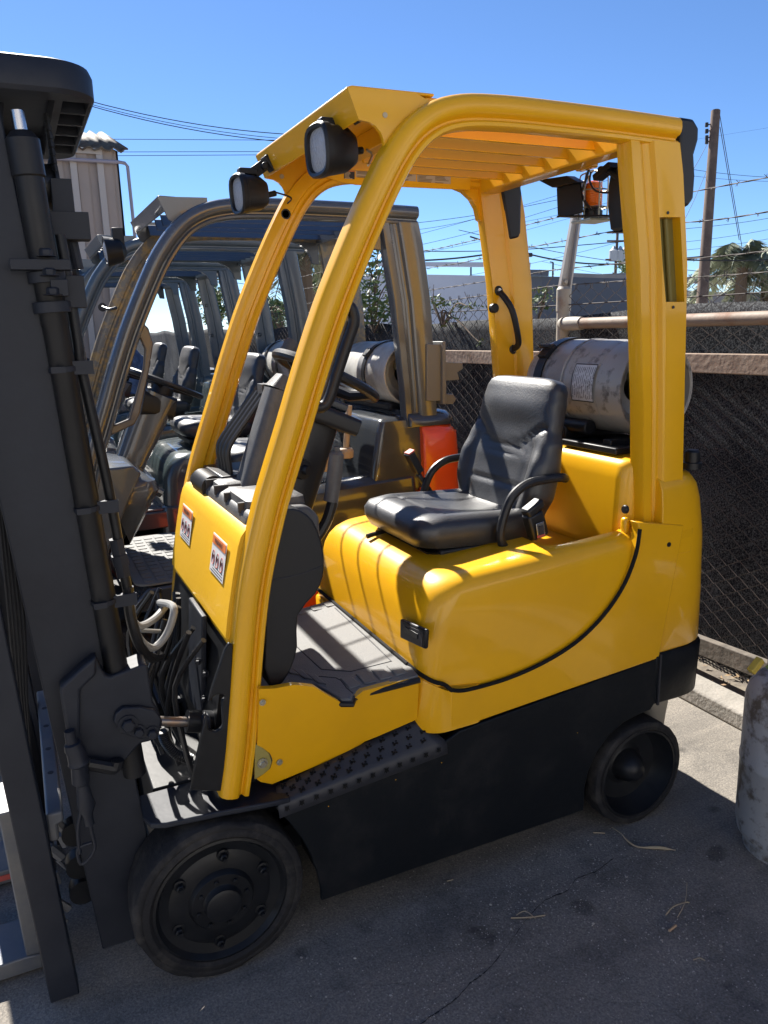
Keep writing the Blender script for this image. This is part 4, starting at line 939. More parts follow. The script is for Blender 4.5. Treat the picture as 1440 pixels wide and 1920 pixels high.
    MAn = build('mast', m, MBLK, bevel=.004); build('crown_bar', bb(-.53, -.40, yc-.33, yc+.33, 1.70, 1.76), MBLK, parent=MAn, bevel=.01); build('lift_cylinder', tube([(-.33, yc-.22, .1), (-.37, yc-.22, 1.6)], .03, 12), BLK, parent=MAn)
    hl = build('headlight', revolve([(-.07, .02), (-.05, .05), (0, .062), (.02, .066), (.02, .05), (.012, .048)], (tx_(.42, dxf), yc+.18, 2.10+dz), (-1, 0, -.1), 20), PLA)
    build('lens', revolve([(0, .05), (.008, .03), (.01, .001)], (tx_(.405, dxf), yc+.18, 2.10+dz), (-1, 0, -.1), 18), LENS, parent=hl)
    build('lamp_bracket', box((tx_(.46, dxf), yc+.18, 2.16+dz), (.05, .04, .08)), PLA, parent=hl, bevel=.004)
    # lever set, tank cradle, bolts on the far rear leg
    m = Mesh()
    for i in range(3): m = tube([(.12, yc+.14+.05*i, 1.1), (.20, yc+.13+.05*i, 1.30), (.24, yc+.13+.05*i, 1.38)], .008, 6, sm=3); m.join(revolve([(-.02, .014), (.0, .02), (.02, .014)], (.24, yc+.13+.05*i, 1.39), (0, 0, 1), 10)); build('control_lever', m, PLA)
    m = Mesh()
    for z, x in ((1.95, 1.36), (1.7, 1.39), (1.5, 1.41)): build('leg_bolt', bolt((x+dxr+.0, yc+.359, z+dz), (0, -1, 0), .01, .006), gm, parent=g)
    pass
    build('tank_cradle', bb(1.28, 1.55, yc-.25, yc+.32, 1.30, 1.34), PLA, bevel=.01)
    return th
def tx_(x, d): return x+d
neighbour(2, 'dark glossy grey forklift with orange-red lower body, directly behind the yellow forklift', 1.40, -.30, -.11, -.045, GGD, GRY, ORG, ORG, seatx=.50, seatz=1.06, inner=WORN)
# assist handle frame of the second truck
y = 1.02
pts = [U(a, b, 1, y) for a, b in ((246, 575), (262, 605), (284, 645), (276, 700), (262, 755), (250, 790), (205, 805))]
poly = UY([(243, 592), (258, 598), (278, 615), (287, 645), (278, 700), (262, 775), (252, 795), (205, 818), (205, 800), (242, 785), (252, 750), (268, 690), (271, 655), (262, 635), (243, 622)], y)
build('assist_handle', prism(poly, 1, y-.012, y+.012), mat('bronze_grey', (.10, .085, .075), .35, coat=.4), bevel=.006)
q = U(165, 472, 1, 1.82)
build('leg_grommet', revolve([(-.004, .02), (.004, .02)], U(192, 576, 1, 1.76), (0, -1, 0), 18), INK); build('wiring', tube([U(192, 576, 1, 1.74), U(205, 580, 1, 1.70), U(218, 577, 1, 1.66)], .007, 8, sm=3), HOSE)
bp = U(815, 650, 1, .96)
m = prism(UY([(800, 645), (832, 645), (834, 752), (800, 752)], .97), 1, .97, 1.10); m.join(prism(UY([(828, 640), (834, 640), (836, 758), (828, 758)], .96), 1, .95, 1.12)); build('tank_bracket', m, mat('bracket_grey', (.16, .16, .155), .5), bevel=.004)
LG_ = mat('latch_grey', (.17, .165, .15), .5)
for pl in ([(832, 678), (868, 680), (868, 692), (858, 698), (862, 712), (834, 714)], [(828, 738), (850, 739), (856, 748), (850, 758), (828, 757)]): build('latch_plate', prism(UY(pl, 1.0), 1, 1.0, 1.02), LG_, bevel=.004)
m = Mesh(); q0 = U(655, 760, 1, .99); q1 = U(648, 850, 1, .99); m.join(tube([q0, q1], .014, 10)); m.join(revolve([(-.02, .035), (.01, .038), (.025, .03)], q1, (0, 0, 1), 20)); m.join(box(U(615, 868, 1, 1.05), (.06, .05, .07)))
build('beige_fitting', m, CREAM, bevel=.003)
gas_tank('propane_cylinder', 'white gas cylinder with black strap on the dark grey orange-bodied forklift', (1.38, 1.475), .150, 1.10, 1.75, WTK)
build('tank_strap', strap(1.38, 1.475, .153, 1.33, .035, -70, 250), HOSE); build('strap_buckle', box((1.38-.125, 1.33, 1.475+.10), (.02, .05, .045), Matrix.Rotation(R(40), 3, 'Y')), HOSE, bevel=.003)
neighbour(3, 'blue-grey forklift with green-grey hood and black seat, third in the row', 2.85, -.39, -.13, -.03, BLU, GRN, GRN, GRN, seatx=.56, seatz=1.045)
gas_tank('propane_cylinder', 'white gas cylinder with black strap on the blue-grey forklift third in the row', (1.38, 1.475), .150, 2.55, 3.2, WTK)
build('tank_strap', strap(1.38, 1.475, .153, 2.75, .035, -70, 250), HOSE)
build('tank_strap', strap(1.38, 1.475, .153, 3.02, .035, -70, 250), HOSE)
neighbour(4, 'blue-grey forklift with black seat, fourth in the row', 4.30, -.40, -.13, -.03, BLU, GRN, GRN, GRN, seatx=.45, seatz=1.08)
neighbour(5, 'blue-grey forklift at the far end of the row', 5.75, -.40, -.15, -.03, BLU, GRN, GRN, GRN, seatx=.45, seatz=1.10)
# ================================================================== upright cylinder at the right
c = Vector((1.83, -.66, 0)); RT = .158
ct = U(1398, 1590, 2, 0)
th = thing('gas_cylinder', 'grimy upright steel gas cylinder standing on the ground at the right edge', 'gas cylinder', (ct.x+.118, ct.y-.054, 0))
c = Vector((ct.x+.118, ct.y-.054, 0))
p = [(.0, .118), (.0, .128), (.05, .13), (.058, .134), (.062, .15), (.10, .157), (.325, .158), (.330, .1605), (.345, .1605), (.35, .158), (.56, .158), (.60, .150), (.635, .125), (.652, .09), (.657, .03)]
p = [(a*.93, b) for a, b in p]
build('tank_body', revolve(p, c, (0, 0, 1), 56, caps=False), GTK)
col = []
m = revolve([(.585, .095), (.585, .100), (.75, .106), (.775, .114), (.785, .110), (.775, .102), (.75, .098), (.59, .092)], c, (0, 0, 1), 40, caps=False)
m.f = [f for f in m.f if not (lambda q: abs(math.atan2(q.y, q.x)-R(150)) < R(28) and .63 < q.z < .73)(sum((m.v[i] for i in f), Vector())/len(f)-c)]
o = build('collar_ring', m, mat('collar_blue', (.27, .31, .36), .5, col2=(.16, .15, .14), vscale=20, thr=(.5, .7))); s_ = o.modifiers.new('solid', 'SOLIDIFY'); s_.thickness = .005
m = revolve([(.60, .03), (.68, .035), (.70, .02), (.74, .03), (.76, .03)], c, (0, 0, 1), 16); build('valve', m, ZINC)
m = tube([c+Vector((-.08, .0, .70)), c+Vector((-.13, -.0, .68)), c+Vector((-.165, .0, .67))], [.008, .007, .007], 8, sm=3); build('yellow_green_tube', m, mat('lime_hose', (.22, .30, .10), .5))
m = box(U(1417, 1248, 1, c.y-.02), (.02, .022, .05), Matrix.Rotation(R(50), 3, 'Y')); build('yellow_plug', m, mat('plug_yellow', (.5, .36, .05), .5), bevel=.003)
# ================================================================== fence
FX = 2.6
def fence_post(x, y, h, arm, label):
    th = thing('fence_post', label, 'fence post', (x, y, 0), 'painted steel fence posts')
    build('post', tube([(x, y, 0), (x, y, h)], .038, 16), PIPEG)
    if arm:
        a = [Vector((x, y, h-.04)), Vector((x+.02, y, h+.08)), Vector((x+.10, y-.0, h+.55))]
        build('post_cap', revolve([(-.10, .042), (.02, .042), (.035, .03)], (x, y, h), (0, 0, 1), 16), PIPEG)
        m = prism([(x-.03, h+.02), (x+.03, h+.02), (x+.115, h+.60), (x+.085, h+.60)], 1, y-.004, y+.022); m.join(prism([(x+.018, h+.02), (x+.03, h+.02), (x+.115, h+.60), (x+.10, h+.60)], 1, y-.03, y-.004))
        build('barb_arm', m, mat('arm_galvanised', (.40, .38, .35), .5, metal=.3, col2=(.3, .13, .06), vscale=7, thr=(.55, .7)), bevel=.002)
        build('arm_bolt', bolt((x-.0, y-.006, h+.06), (0, -1, 0), .014, .012), PIPEG)
    return th
pb = U(1056, 600, 0, FX-.05)
fence_post(FX-.05, pb.y, 1.86, True, 'fence post with a leaning barbed-wire arm behind the far roof leg of the yellow forklift')
fence_post(FX-.05, pb.y+3.05, 1.86, False, 'plain fence post beside the leafy vine behind the dark grey forklift')
pp = U(500, 560, 0, FX-.05)
th = thing('fence_post', 'pale fence post with a hooked top seen between the forklift roof legs on the left', 'fence post', (FX-.05, pp.y, 0))
build('post', tube([(FX-.05, pp.y, 0), (FX-.05, pp.y, 1.85)], .045, 14), PIPEG)
build('hooked_arm', tube([U(a, b, 0, FX-.05) for a, b in ((487, 580), (488, 560), (497, 545), (503, 530), (507, 527))], [.07, .06, .055, .045, .035], 10, sm=4), mat('pale_arm', (.5, .5, .48), .5))
# top pipe rail with coupling (lean with the slight rise in the photo)
p0 = U(1065, 607, 0, FX-.10); p1 = U(1440, 596, 0, FX-.10)
m = tube([p0, p0.lerp(p1, 3.2)], .029, 16)
o = top('pipe_rail', m, PIPE, 'rust-stained horizontal pipe rail fixed to the fence post', 'pipe rail')
m = revolve([(-.03, .036), (.03, .038), (.05, .038), (.12, .035)], p0, (p1-p0), 18); m.join(revolve([(-.06, .03), (-.02, .044)], p0, (p1-p0), 18))
top('pipe_coupling', m, PIPEG, 'short collar joining the pipe rail to the fence post', 'pipe collar')
w0 = U(835, 668, 0, FX-.13); w1 = U(1440, 684, 0, FX-.13); d = (w1-w0); a = w0-d*1.6; b = w1+d*1.2
def board(a, b, h, t, M, name, lab, cat): 
    m = box((0, 0, 0), ((b-a).length, t, h)); rot = (b-a).to_track_quat('X', 'Z').to_matrix().to_4x4(); m.xf(Matrix.Translation((a+b)/2)@rot); return top(name, m, M, lab, cat, bevel=.004)
board(a, b, .085, .04, WOOD, 'timber_rail', 'reddish brown timber rail running along the black fence', 'timber rail')
a = U(1305, 1206, 0, FX-.16); b = U(1425, 1252, 0, FX-.16); d = b-a
board(a-d*2, b+d*.25, .085, .04, WOOD2, 'timber_board', 'weathered grey board low on the fence behind the upright gas cylinder', 'board')
# privacy screen: woven sheet, light through the weave painted in as pale speckle
SCM = bpy.data.materials.new('privacy_mesh'); SCM.use_nodes = True; nt = SCM.node_tree; bs = nt.nodes['Principled BSDF']; bs.inputs['Roughness'].default_value = .85
tc = nt.nodes.new('ShaderNodeTexCoord'); n1 = nt.nodes.new('ShaderNodeTexNoise'); n1.inputs['Scale'].default_value = 130; n1.inputs['Detail'].default_value = 5; n1.inputs['Roughness'].default_value = .7
n2 = nt.nodes.new('ShaderNodeTexNoise'); n2.inputs['Scale'].default_value = 2.2; n2.inputs['Detail'].default_value = 3
mx = nt.nodes.new('ShaderNodeMath'); mx.operation = 'MULTIPLY_ADD'; mx.inputs[1].default_value = .22; cr = nt.nodes.new('ShaderNodeValToRGB')
nt.links.new(tc.outputs['Object'], n1.inputs['Vector']); nt.links.new(tc.outputs['Object'], n2.inputs['Vector']); nt.links.new(n2.outputs['Fac'], mx.inputs[0]); nt.links.new(n1.outputs['Fac'], mx.inputs[2]); nt.links.new(mx.outputs[0], cr.inputs['Fac'])
cr.color_ramp.elements[0].position = .54; cr.color_ramp.elements[0].color = (.005, .006, .010, 1); cr.color_ramp.elements[1].position = .74; cr.color_ramp.elements[1].color = (.125, .13, .135, 1); bs.inputs['Specular IOR Level'].default_value = .15
nt.links.new(cr.outputs['Color'], bs.inputs['Base Color'])
zt = 1.735; ys = [-6+i*.12 for i in range(220)]
v = []; nz = 24
for y in ys:
    t = zt+.012*math.sin(y*3.1)+.02*math.sin(y*1.3+1)+(.0 if y > 2 else 0)
    for k in range(nz+1):
        z = .03+(t-.03)*k/nz; v.append((FX+.012*noise.noise(Vector((y*1.4, z*1.2, 3)))+.002*noise.noise(Vector((y*5, z*5, 1))), y, z))
m = Mesh().add(v, [(i*(nz+1)+k, i*(nz+1)+k+1, (i+1)*(nz+1)+k+1, (i+1)*(nz+1)+k) for i in range(len(ys)-1) for k in range(nz)])
o = top('privacy_screen', m, SCM, 'black woven privacy screen tied to the chain-link fence', 'fence screen')
sd = o.modifiers.new('solid', 'SOLIDIFY'); sd.thickness = .003
# chain link: diamonds of real wire
CLx = FX-.045; P_ = .064; m = Mesh(); zlo, zhi = .04, 1.885; y0f, y1f = -1.6, 9.0
nw = int((y1f-y0f)/P_); print("nw", nw)
def thin(P, r):
    v = []; f = []
    for i, p in enumerate(P):
        for k in range(3): a = 2*math.pi*k/3; v.append(Vector((p[0]+math.cos(a)*r, p[1]+math.sin(a)*r, p[2])))
    for i in range(len(P)-1):
        for k in range(3): f.append((i*3+k, i*3+(k+1) % 3, i*3+3+(k+1) % 3, i*3+3+k))
    return Mesh().add(v, f)
for i in range(nw):
    y = y0f+i*P_; P = []; z = zlo; s = 0
    while z <= zhi+.001:
        q = (s+i) % 2; P.append((CLx+(.004 if q else -.004), y+(P_/2 if q else -P_/2), z)); z += .036; s += 1
    l = P[-1]; P.append((l[0], l[1]+(-.004 if (s+i) % 2 == 0 else .004), l[2]+.025))
    m.join(thin(P, .0027))
m.join(tube([(CLx, y0f, 1.80), (CLx, 3, 1.792), (CLx, y1f, 1.80)], .0035, 6, sm=6))
top('chain_link_fence', m, WIRE, 'rusty chain-link fence in front of the black screen', 'fence', ang=80)
# barbed wires
rnd = random.Random(11)
for i, (py, x, lab) in enumerate(((336, FX+.10, 'topmost strand of barbed wire above the fence'), (395, FX+.06, 'second strand of barbed wire from the top above the fence'), (465, FX+.02, 'lowest strand of barbed wire above the fence'), (0, FX+.0, 'slack strand of barbed wire just over the fence top'))):
    z = U(1370, py, 0, x).z if py else 1.905
    pts = []; y = -1.5
    while y < 14: pts.append(Vector((x, y, z-.03*math.sin((y+1.5)*math.pi/3.05)**2+rnd.uniform(-.006, .006)))); y += .4
    s = smoothpath(pts, 8); m = Mesh()
    for ph in (0, math.pi): m.join(tube([p+Vector((math.cos(j*1.3+ph)*.002, 0, math.sin(j*1.3+ph)*.002)) for j, p in enumerate(s)], .0018, 4))
    j = 0
    while j < len(s):
        p = s[j]
        for q in range(4):
            a = rnd.uniform(0, 6.28); m.join(tube([p+Vector((0, (q-1.5)*.003, 0)), p+Vector((math.cos(a)*.014, rnd.uniform(-.014, .014), math.sin(a)*.016))], .0014, 3))
        j += 3
    top('barbed_wire', m, WIRE, lab, 'barbed wire', group='strands of barbed wire')
# ================================================================== ground
def gmat():
    m = bpy.data.materials.new('yard_asphalt'); m.use_nodes = True; nt = m.node_tree; b = nt.nodes['Principled BSDF']; N = nt.nodes.new; L = nt.links.new
    tc = N('ShaderNodeTexCoord')
    def noi(s, d=6, r=.6): n = N('ShaderNodeTexNoise'); n.inputs['Scale'].default_value = s; n.inputs['Detail'].default_value = d; n.inputs['Roughness'].default_value = r; L(tc.outputs['Object'], n.inputs['Vector']); return n
    def ramp(n, a, b_, c0, c1): r = N('ShaderNodeValToRGB'); r.color_ramp.elements[0].position = a; r.color_ramp.elements[1].position = b_; r.color_ramp.elements[0].color = (*c0, 1); r.color_ramp.elements[1].color = (*c1, 1); L(n, r.inputs['Fac']); return r
    def mix(mode, f, a, b_): x = N('ShaderNodeMixRGB'); x.blend_type = mode; (L(f, x.inputs[0]) if not isinstance(f, (int, float)) else setattr(x.inputs[0], 'default_value', f)); L(a, x.inputs[1]); L(b_, x.inputs[2]); return x
    base = ramp(noi(1.1).outputs['Fac'], .3, .7, (.225, .205, .178), (.305, .28, .245))
    grit = ramp(noi(160, 3).outputs['Fac'], .35, .7, (.72, .72, .72), (1.2, 1.19, 1.17)); c = mix('MULTIPLY', 1, base.outputs[0], grit.outputs[0])
    st = ramp(noi(2.1, 10, .72).outputs['Fac'], .50, .66, (1, 1, 1), (.52, .53, .55)); c = mix('MULTIPLY', .85, c.outputs[0], st.outputs[0])
    sm = noi(.55, 4, .5); sv = N('ShaderNodeMapping'); sv.inputs['Scale'].default_value = (.5, 5, 1); L(tc.outputs['Object'], sv.inputs['Vector']); sn = noi(1.4, 7, .65); L(sv.outputs[0], sn.inputs['Vector'])
    sc_ = ramp(sn.outputs['Fac'], .46, .62, (1, 1, 1), (.72, .73, .75)); c = mix('MULTIPLY', .7, c.outputs[0], sc_.outputs[0])
    oi = ramp(noi(5.5, 3, .4).outputs['Fac'], .66, .72, (1, 1, 1), (.45, .45, .46)); c = mix('MULTIPLY', .8, c.outputs[0], oi.outputs[0])
    ag = N('ShaderNodeTexVoronoi'); ag.inputs['Scale'].default_value = 210; L(tc.outputs['Object'], ag.inputs['Vector']); agr = ramp(ag.outputs['Color'], .2, .9, (.80, .80, .82), (1.22, 1.2, 1.17)); c = mix('MULTIPLY', .8, c.outputs[0], agr.outputs[0])
    vo = N('ShaderNodeTexVoronoi'); vo.inputs['Scale'].default_value = 70; L(tc.outputs['Object'], vo.inputs['Vector'])
    sp_ = ramp(vo.outputs['Distance'], .07, .12, (1, 1, 1), (0, 0, 0)); dens = ramp(noi(2.6, 5).outputs['Fac'], .52, .66, (0, 0, 0), (1, 1, 1)); mm = mix('MULTIPLY', 1, sp_.outputs[0], dens.outputs[0])
    pale = N('ShaderNodeRGB'); pale.outputs[0].default_value = (.5, .46, .40, 1); c = mix('MIX', mm.outputs[0], c.outputs[0], pale.outputs[0])
    vc = N('ShaderNodeTexVoronoi'); vc.feature = 'DISTANCE_TO_EDGE'; vc.inputs['Scale'].default_value = .55; wp = N('ShaderNodeVectorMath'); wp.operation = 'MULTIPLY_ADD'; wp.inputs[1].default_value = (.35, .35, .35)
    nn = noi(3, 6); L(nn.outputs['Color'], wp.inputs[0]); L(tc.outputs['Object'], wp.inputs[2]); L(wp.outputs[0], vc.inputs['Vector'])
    ck = ramp(vc.outputs['Distance'], .001, .004, (.6, .6, .6), (1, 1, 1)); c = mix('MULTIPLY', .35, c.outputs[0], ck.outputs[0])
    L(c.outputs[0], b.inputs['Base Color']); b.inputs['Roughness'].default_value = .88; b.inputs['Specular IOR Level'].default_value = .3
    bp = N('ShaderNodeBump'); bp.inputs['Strength'].default_value = .6; bp.inputs['Distance'].default_value = .004; L(noi(120, 5).outputs['Fac'], bp.inputs['Height'])
    bp2 = N('ShaderNodeBump'); bp2.inputs['Strength'].default_value = .25; bp2.inputs['Distance'].default_value = .006; L(ck.outputs[0], bp2.inputs['Height']); L(bp.outputs[0], bp2.inputs['Normal']); L(bp2.outputs[0], b.inputs['Normal'])
    return m
g = Mesh().add([(-400, -400, 0), (400, -400, 0), (400, 400, 0), (-400, 400, 0)], [(0, 1, 2, 3)])
top('ground', g, gmat(), '', '', kind='structure', smooth=False)
CON = mat('concrete', (.36, .33, .29), .85, bump=.4, bscale=60, col2=(.27, .25, .22), vscale=4)
x0 = U(1310, 1340, 2, 0).x
m = prism([(2.26, .0), (2.265, .075), (2.40, .08), (2.40, .0)], 1, -8, 16); o = top('kerb', m, CON, '', '', kind='structure', bevel=.01)
m = bb(2.402, 2.75, -8, 16, .0, .055); top('fence_strip', m, mat('dirt', (.13, .11, .09), .95, bump=.6, bscale=30, col2=(.2, .17, .13), vscale=12), '', '', kind='structure')
m = bb(2.75, 60, -8, 60, .0, .05); top('far_yard', m, CON, '', '', kind='structure')
# debris
ck = [(1152, 1612), (1120, 1635), (1085, 1648), (1060, 1668), (1020, 1690), (990, 1722), (962, 1765), (930, 1800), (905, 1822), (880, 1845), (858, 1870), (825, 1890), (800, 1912), (770, 1935)]
rc = random.Random(4); cp_ = [U(a+rc.uniform(-4, 4), b+rc.uniform(-4, 4), 2, .0022) for a, b in ck]; cs_ = smoothpath(cp_, 8); cv = []
for i, p in enumerate(cs_):
    n_ = Vector((.7, .7, 0)); wd = rc.uniform(.0008, .0032)*(1.6 if i % 9 < 2 else 1); o_ = rc.uniform(-.003, .003); cv += [p+n_*(o_-wd), p+n_*(o_+wd)]
m = Mesh().add(cv, [(2*i, 2*i+1, 2*i+3, 2*i+2) for i in range(len(cs_)-1)])
top('ground_crack', m, mat('crack_dirt', (.035, .033, .032), 1), '', '', kind='structure', smooth=False)
def twig(pts, r, lab, cat='twig', M=None): return top('twig' if cat == 'twig' else cat.replace(' ', '_'), tube([U(a, b, 2, .006+h) for a, b, h in pts], r, 5, sm=3), M or TWIG, lab, cat)
twig([(1147, 1551, 0), (1165, 1563, .01), (1175, 1575, .004), (1196, 1588, 0), (1235, 1589, .002), (1267, 1594, 0)], [.002, .002, .003, .003, .006, .002], 'bent dry straw lying beside the rear wheel')
twig([(1112, 1561, 0), (1134, 1562, 0)], .002, 'short pale stick under the rear wheel')
twig([(958, 1721, 0), (990, 1720, .004), (1022, 1716, 0)], .0022, 'short dry stalk lying on the ground crack')
twig([(1248, 1716, 0), (1262, 1700, .012), (1285, 1692, .01), (1292, 1692, .0)], .0022, 'curved dry stalk on the ground at the lower right')
twig([(1270, 1720, 0), (1285, 1690, .02), (1288, 1655, .03)], .0013, 'thin upright dry stem at the lower right')
twig([(968, 1716, .002), (985, 1708, .008), (1004, 1722, .004)], .0016, 'tiny curled dry leaf stalk on the ground crack')
twig([(1300, 1800, 0), (1312, 1796, .004), (1322, 1801, 0)], .0016, 'short pale straw near the lower right corner')
twig([(838, 1652, 0), (850, 1649, .003)], .0016, 'small splinter of straw beside the long ground crack')
twig([(1255, 1745, .002), (1267, 1735, .002)], .0042, 'cigarette end lying on the ground', 'cigarette end', mat('butt', (.5, .33, .2), .8))
rnd = random.Random(21); P = bpy.data.meshes.new('pebble'); pm = Mesh(); 
ic = [(math.cos(a)*math.cos(b), math.sin(a)*math.cos(b), math.sin(b)*.6+.4) for b in (-.9, 0, .9) for a in [k*1.047 for k in range(6)]]
pm.add(ic, [(j*6+k, j*6+(k+1) % 6, (j+1)*6+(k+1) % 6, (j+1)*6+k) for j in (0, 1) for k in range(6)]+[(12, 13, 14, 15, 16, 17)])
big = Mesh()
for k in range(1400):
    if rnd.random() < .6: cx, cy = rnd.choice([(1010, 1700), (1080, 1640), (960, 1760), (1260, 1720), (1290, 1790), (860, 1830), (1180, 1620), (780, 1890)]); px, py = rnd.gauss(cx, 60), rnd.gauss(cy, 40)
    else: px, py = rnd.uniform(560, 1440), rnd.uniform(1560, 1920)
    q = U(px, py, 2, 0); s = rnd.uniform(.0008, .0022)*(2.0 if rnd.random() < .03 else 1); rt = Matrix.Rotation(rnd.uniform(0, 6.28), 3, 'Z')
    big.add([q+rt@Vector((a*s*1.3, b*s, c*s)) for a, b, c in ic], pm.f)
top('gravel', big, mat('grit', (.3, .27, .23), .9, col2=(.5, .46, .4), vscale=50), 'scattered grit and crumbs of stone on the asphalt', 'grit', kind='stuff')
lv = Mesh()
for k in range(160):
    y = rnd.uniform(-.6, 3); x = rnd.uniform(2.42, 2.58); a = rnd.uniform(0, 6.28); s = rnd.uniform(.008, .02); c = Vector((x, y, .06+rnd.uniform(0, .02)))
    d1 = Vector((math.cos(a), math.sin(a), rnd.uniform(-.3, .3)))*s; d2 = Vector((-math.sin(a), math.cos(a), rnd.uniform(-.3, .5)))*s*.35
    lv.add([c-d1, c+d2, c+d1, c-d2], [(0, 1, 2, 3)])
top('leaf_litter', lv, mat('dead_leaf', (.2, .12, .06), .9, col2=(.35, .25, .14), vscale=30), 'dead leaves lying along the foot of the fence', 'leaves', kind='stuff')
# ================================================================== beyond the fence
def UD(px, py, dep):
    return CP+_f*dep+RV*((px-720)/FPX*dep)-UV*((py-960)/FPX*dep)
def facade(name, a, b, da, db, th, M, lab, bevel=0, extra=None):
    A = UD(*a, da); B = UD(*b, db); n = Vector((B.y-A.y, -(B.x-A.x), 0)).normalized()
    if n.dot(A-CP) < 0: n = -n
    pts = [A, B, B+n*th, A+n*th]
    v = [Vector((p.x, p.y, 0)) for p in pts]+[Vector((p.x, p.y, z)) for p, z in zip(pts, (A.z, B.z, B.z, A.z))]
    m = Mesh().add(v, [(0, 1, 2, 3), (7, 6, 5, 4), (0, 4, 5, 1), (1, 5, 6, 2), (2, 6, 7, 3), (3, 7, 4, 0)])
    thg = thing(name, lab, 'building', ((A.x+B.x)/2, (A.y+B.y)/2, 0))
    build('wall', m, M, smooth=False)
    # parapet cap
    r = Mesh(); d = (B-A).normalized()
    for p, q in ((A, B),):
        c = (p+q)/2; bx = box((0, 0, 0), ((q-p).length+.3, .5, .25)); bx.xf(Matrix.Translation((c.x, c.y, max(A.z, B.z)+.02))@d.to_track_quat('X', 'Z').to_matrix().to_4x4()); r.join(bx)
    build('parapet_cap', r, M, smooth=False)
    return thg
STW = mat('stucco_white', (.50, .52, .58), .8, bump=.2, bscale=2, col2=(.46, .48, .53), vscale=.3)
STD = mat('stucco_dark', (.10, .11, .13), .8)
STB = mat('stucco_beige', (.36, .31, .27), .85, bump=.2, bscale=3, col2=(.31, .27, .235), vscale=.5)
STG = mat('teal_wall', (.10, .26, .23), .7)
facade('warehouse', (640, 512), (985, 518), 52, 42, 14, STW, 'long pale warehouse far across the street behind the vine')
facade('low_building', (930, 516), (1016, 518), 34, 32, 8, STD, 'dark flat-roofed building next to the pale warehouse')
facade('shop_building', (1060, 534), (1540, 556), 46, 46, 12, STB, 'low beige flat-roofed building beyond the fence on the right')
facade('shop_annex', (1133, 519), (1178, 517), 48, 48, 4, mat('grey_roof_box', (.2, .2, .2), .7), 'grey rooftop block on the beige building')
facade('teal_building', (566, 541), (604, 540), 30, 30, 4, STG, 'teal wall glimpsed between the forklift roof legs')
# blue sign
A = UD(1175, 521, 40); B = UD(1202, 521, 40); C_ = UD(1175, 553, 40)
thing('shop_sign', 'blue sign with white lettering half hidden by the rear roof leg', 'sign', (A.x, A.y, 0))
d = (B-A).normalized(); n = Vector((-d.y, d.x, 0)); rot = d.to_track_quat('X', 'Z').to_matrix().to_4x4()
def signbox(u0, u1, v0, v1, off, t, M, nm, par=0):
    a = A+(B-A)*u0; b = A+(B-A)*u1; w = (b-a).length; z0 = A.z+(C_.z-A.z)*v1; z1 = A.z+(C_.z-A.z)*v0
    c = (a+b)/2; c = Vector((c.x, c.y, (z0+z1)/2))+(CP-A).normalized()*off
    m = box((0, 0, 0), (w, t, z1-z0)); m.xf(Matrix.Translation(c)@rot); return build(nm, m, M, parent=par, smooth=False)
SB = mat('sign_blue', (.02, .13, .62), .4); SW_ = mat('sign_white', (.75, .8, .85), .4)
s0 = signbox(0, 1, 0, .40, 0, .3, SB, 'sign_panel'); s1 = signbox(-.06, 1, .44, .98, 0, .3, SB, 'sign_panel')
for (u0, u1, v0, v1) in ((.05, .38, .10, .17), (.05, .38, .26, .33), (.45, .55, .08, .35), (.62, .8, .08, .14), (.62, .8, .3, .36), (-.02, .30, .46, .53), (.40, .75, .47, .53), (0, .07, .72, .92), (.07, .30, .66, .72), (.24, .30, .7, .92), (.10, .26, .80, .84), (.38, .44, .66, .90), (.44, .62, .64, .69), (.44, .62, .87, .92), (.7, .76, .64, .92)):
    signbox(u0, u1, v0, v1, .18, .05, SW_, 'sign_lettering', s0 if v1 < .42 else s1)
signbox(.3, .4, .98, 2.2, 0, .2, STB, 'sign_post')
# utility poles
def pole(a, b, dep, r, lab, arms=(), cans=()):
    A = UD(*a, dep); B = UD(*b, dep); d = (A-B).normalized(); B = B-d*(B.z/d.z)
    thing('utility_pole', lab, 'utility pole', (B.x, B.y, 0))
    o = build('pole', tube([B, B.lerp(A, .5), A], [r*1.2, r*1.05, r*.9], 12), POLEW)
    s = dep/FPX
    for (x0, x1, y) in arms: build('cross_arm', tube([UD(x0, y, dep), UD(x1, y, dep)], r*.7, 6), POLEW)
    for (x, y) in cans: c = UD(x, y, dep); build('transformer', revolve([(-.9, .25), (-.9, .42), (.0, .42), (.15, .2), (.4, .08)], c, (0, 0, 1), 14), mat('can', (.4, .42, .43), .5) if 'can' not in MATS else MATS['can'])
    return o
pole((1342, 208), (1317, 555), 24, .15, 'tall brown wooden utility pole on the right, behind the barbed wire')
for y in (232, 244, 256, 264): m = tube([UD(1338, y, 24), UD(1326, y+2, 24)], .02, 5); m.join(revolve([(-.06, .05), (.06, .05)], UD(1325, y+2, 24), (0, 0, 1), 8)); build('insulator', m, CABLE)
build('guy_wire', tube([UD(1349, 212, 24), UD(1391, 462, 24)], .012, 4), CABLE); build('guy_wire', tube([UD(1350, 238, 24), UD(1386, 450, 24)], .012, 4), CABLE)
pole((1158, 434), (1152, 545), 70, .13, 'distant utility pole with transformers seen beside the beacon', arms=((1138, 1182, 436), (1138, 1180, 452), (1135, 1190, 487)), cans=((1151, 470), (1163, 470), (1171, 472)))
def lamp_post(x, y0, y1, dep, lab):
    A = UD(x, y0, dep); B = Vector((A.x, A.y, 0)); thing('street_lamp', lab, 'street lamp', B)
    build('pole', tube([B, A], .09, 6), CABLE); build('lamp_arm', tube([A, UD(x-6, y0-1, dep)], .06, 5), CABLE)
lamp_post(1037, 492, 540, 75, 'distant street lamp left of the leaning fence arm')
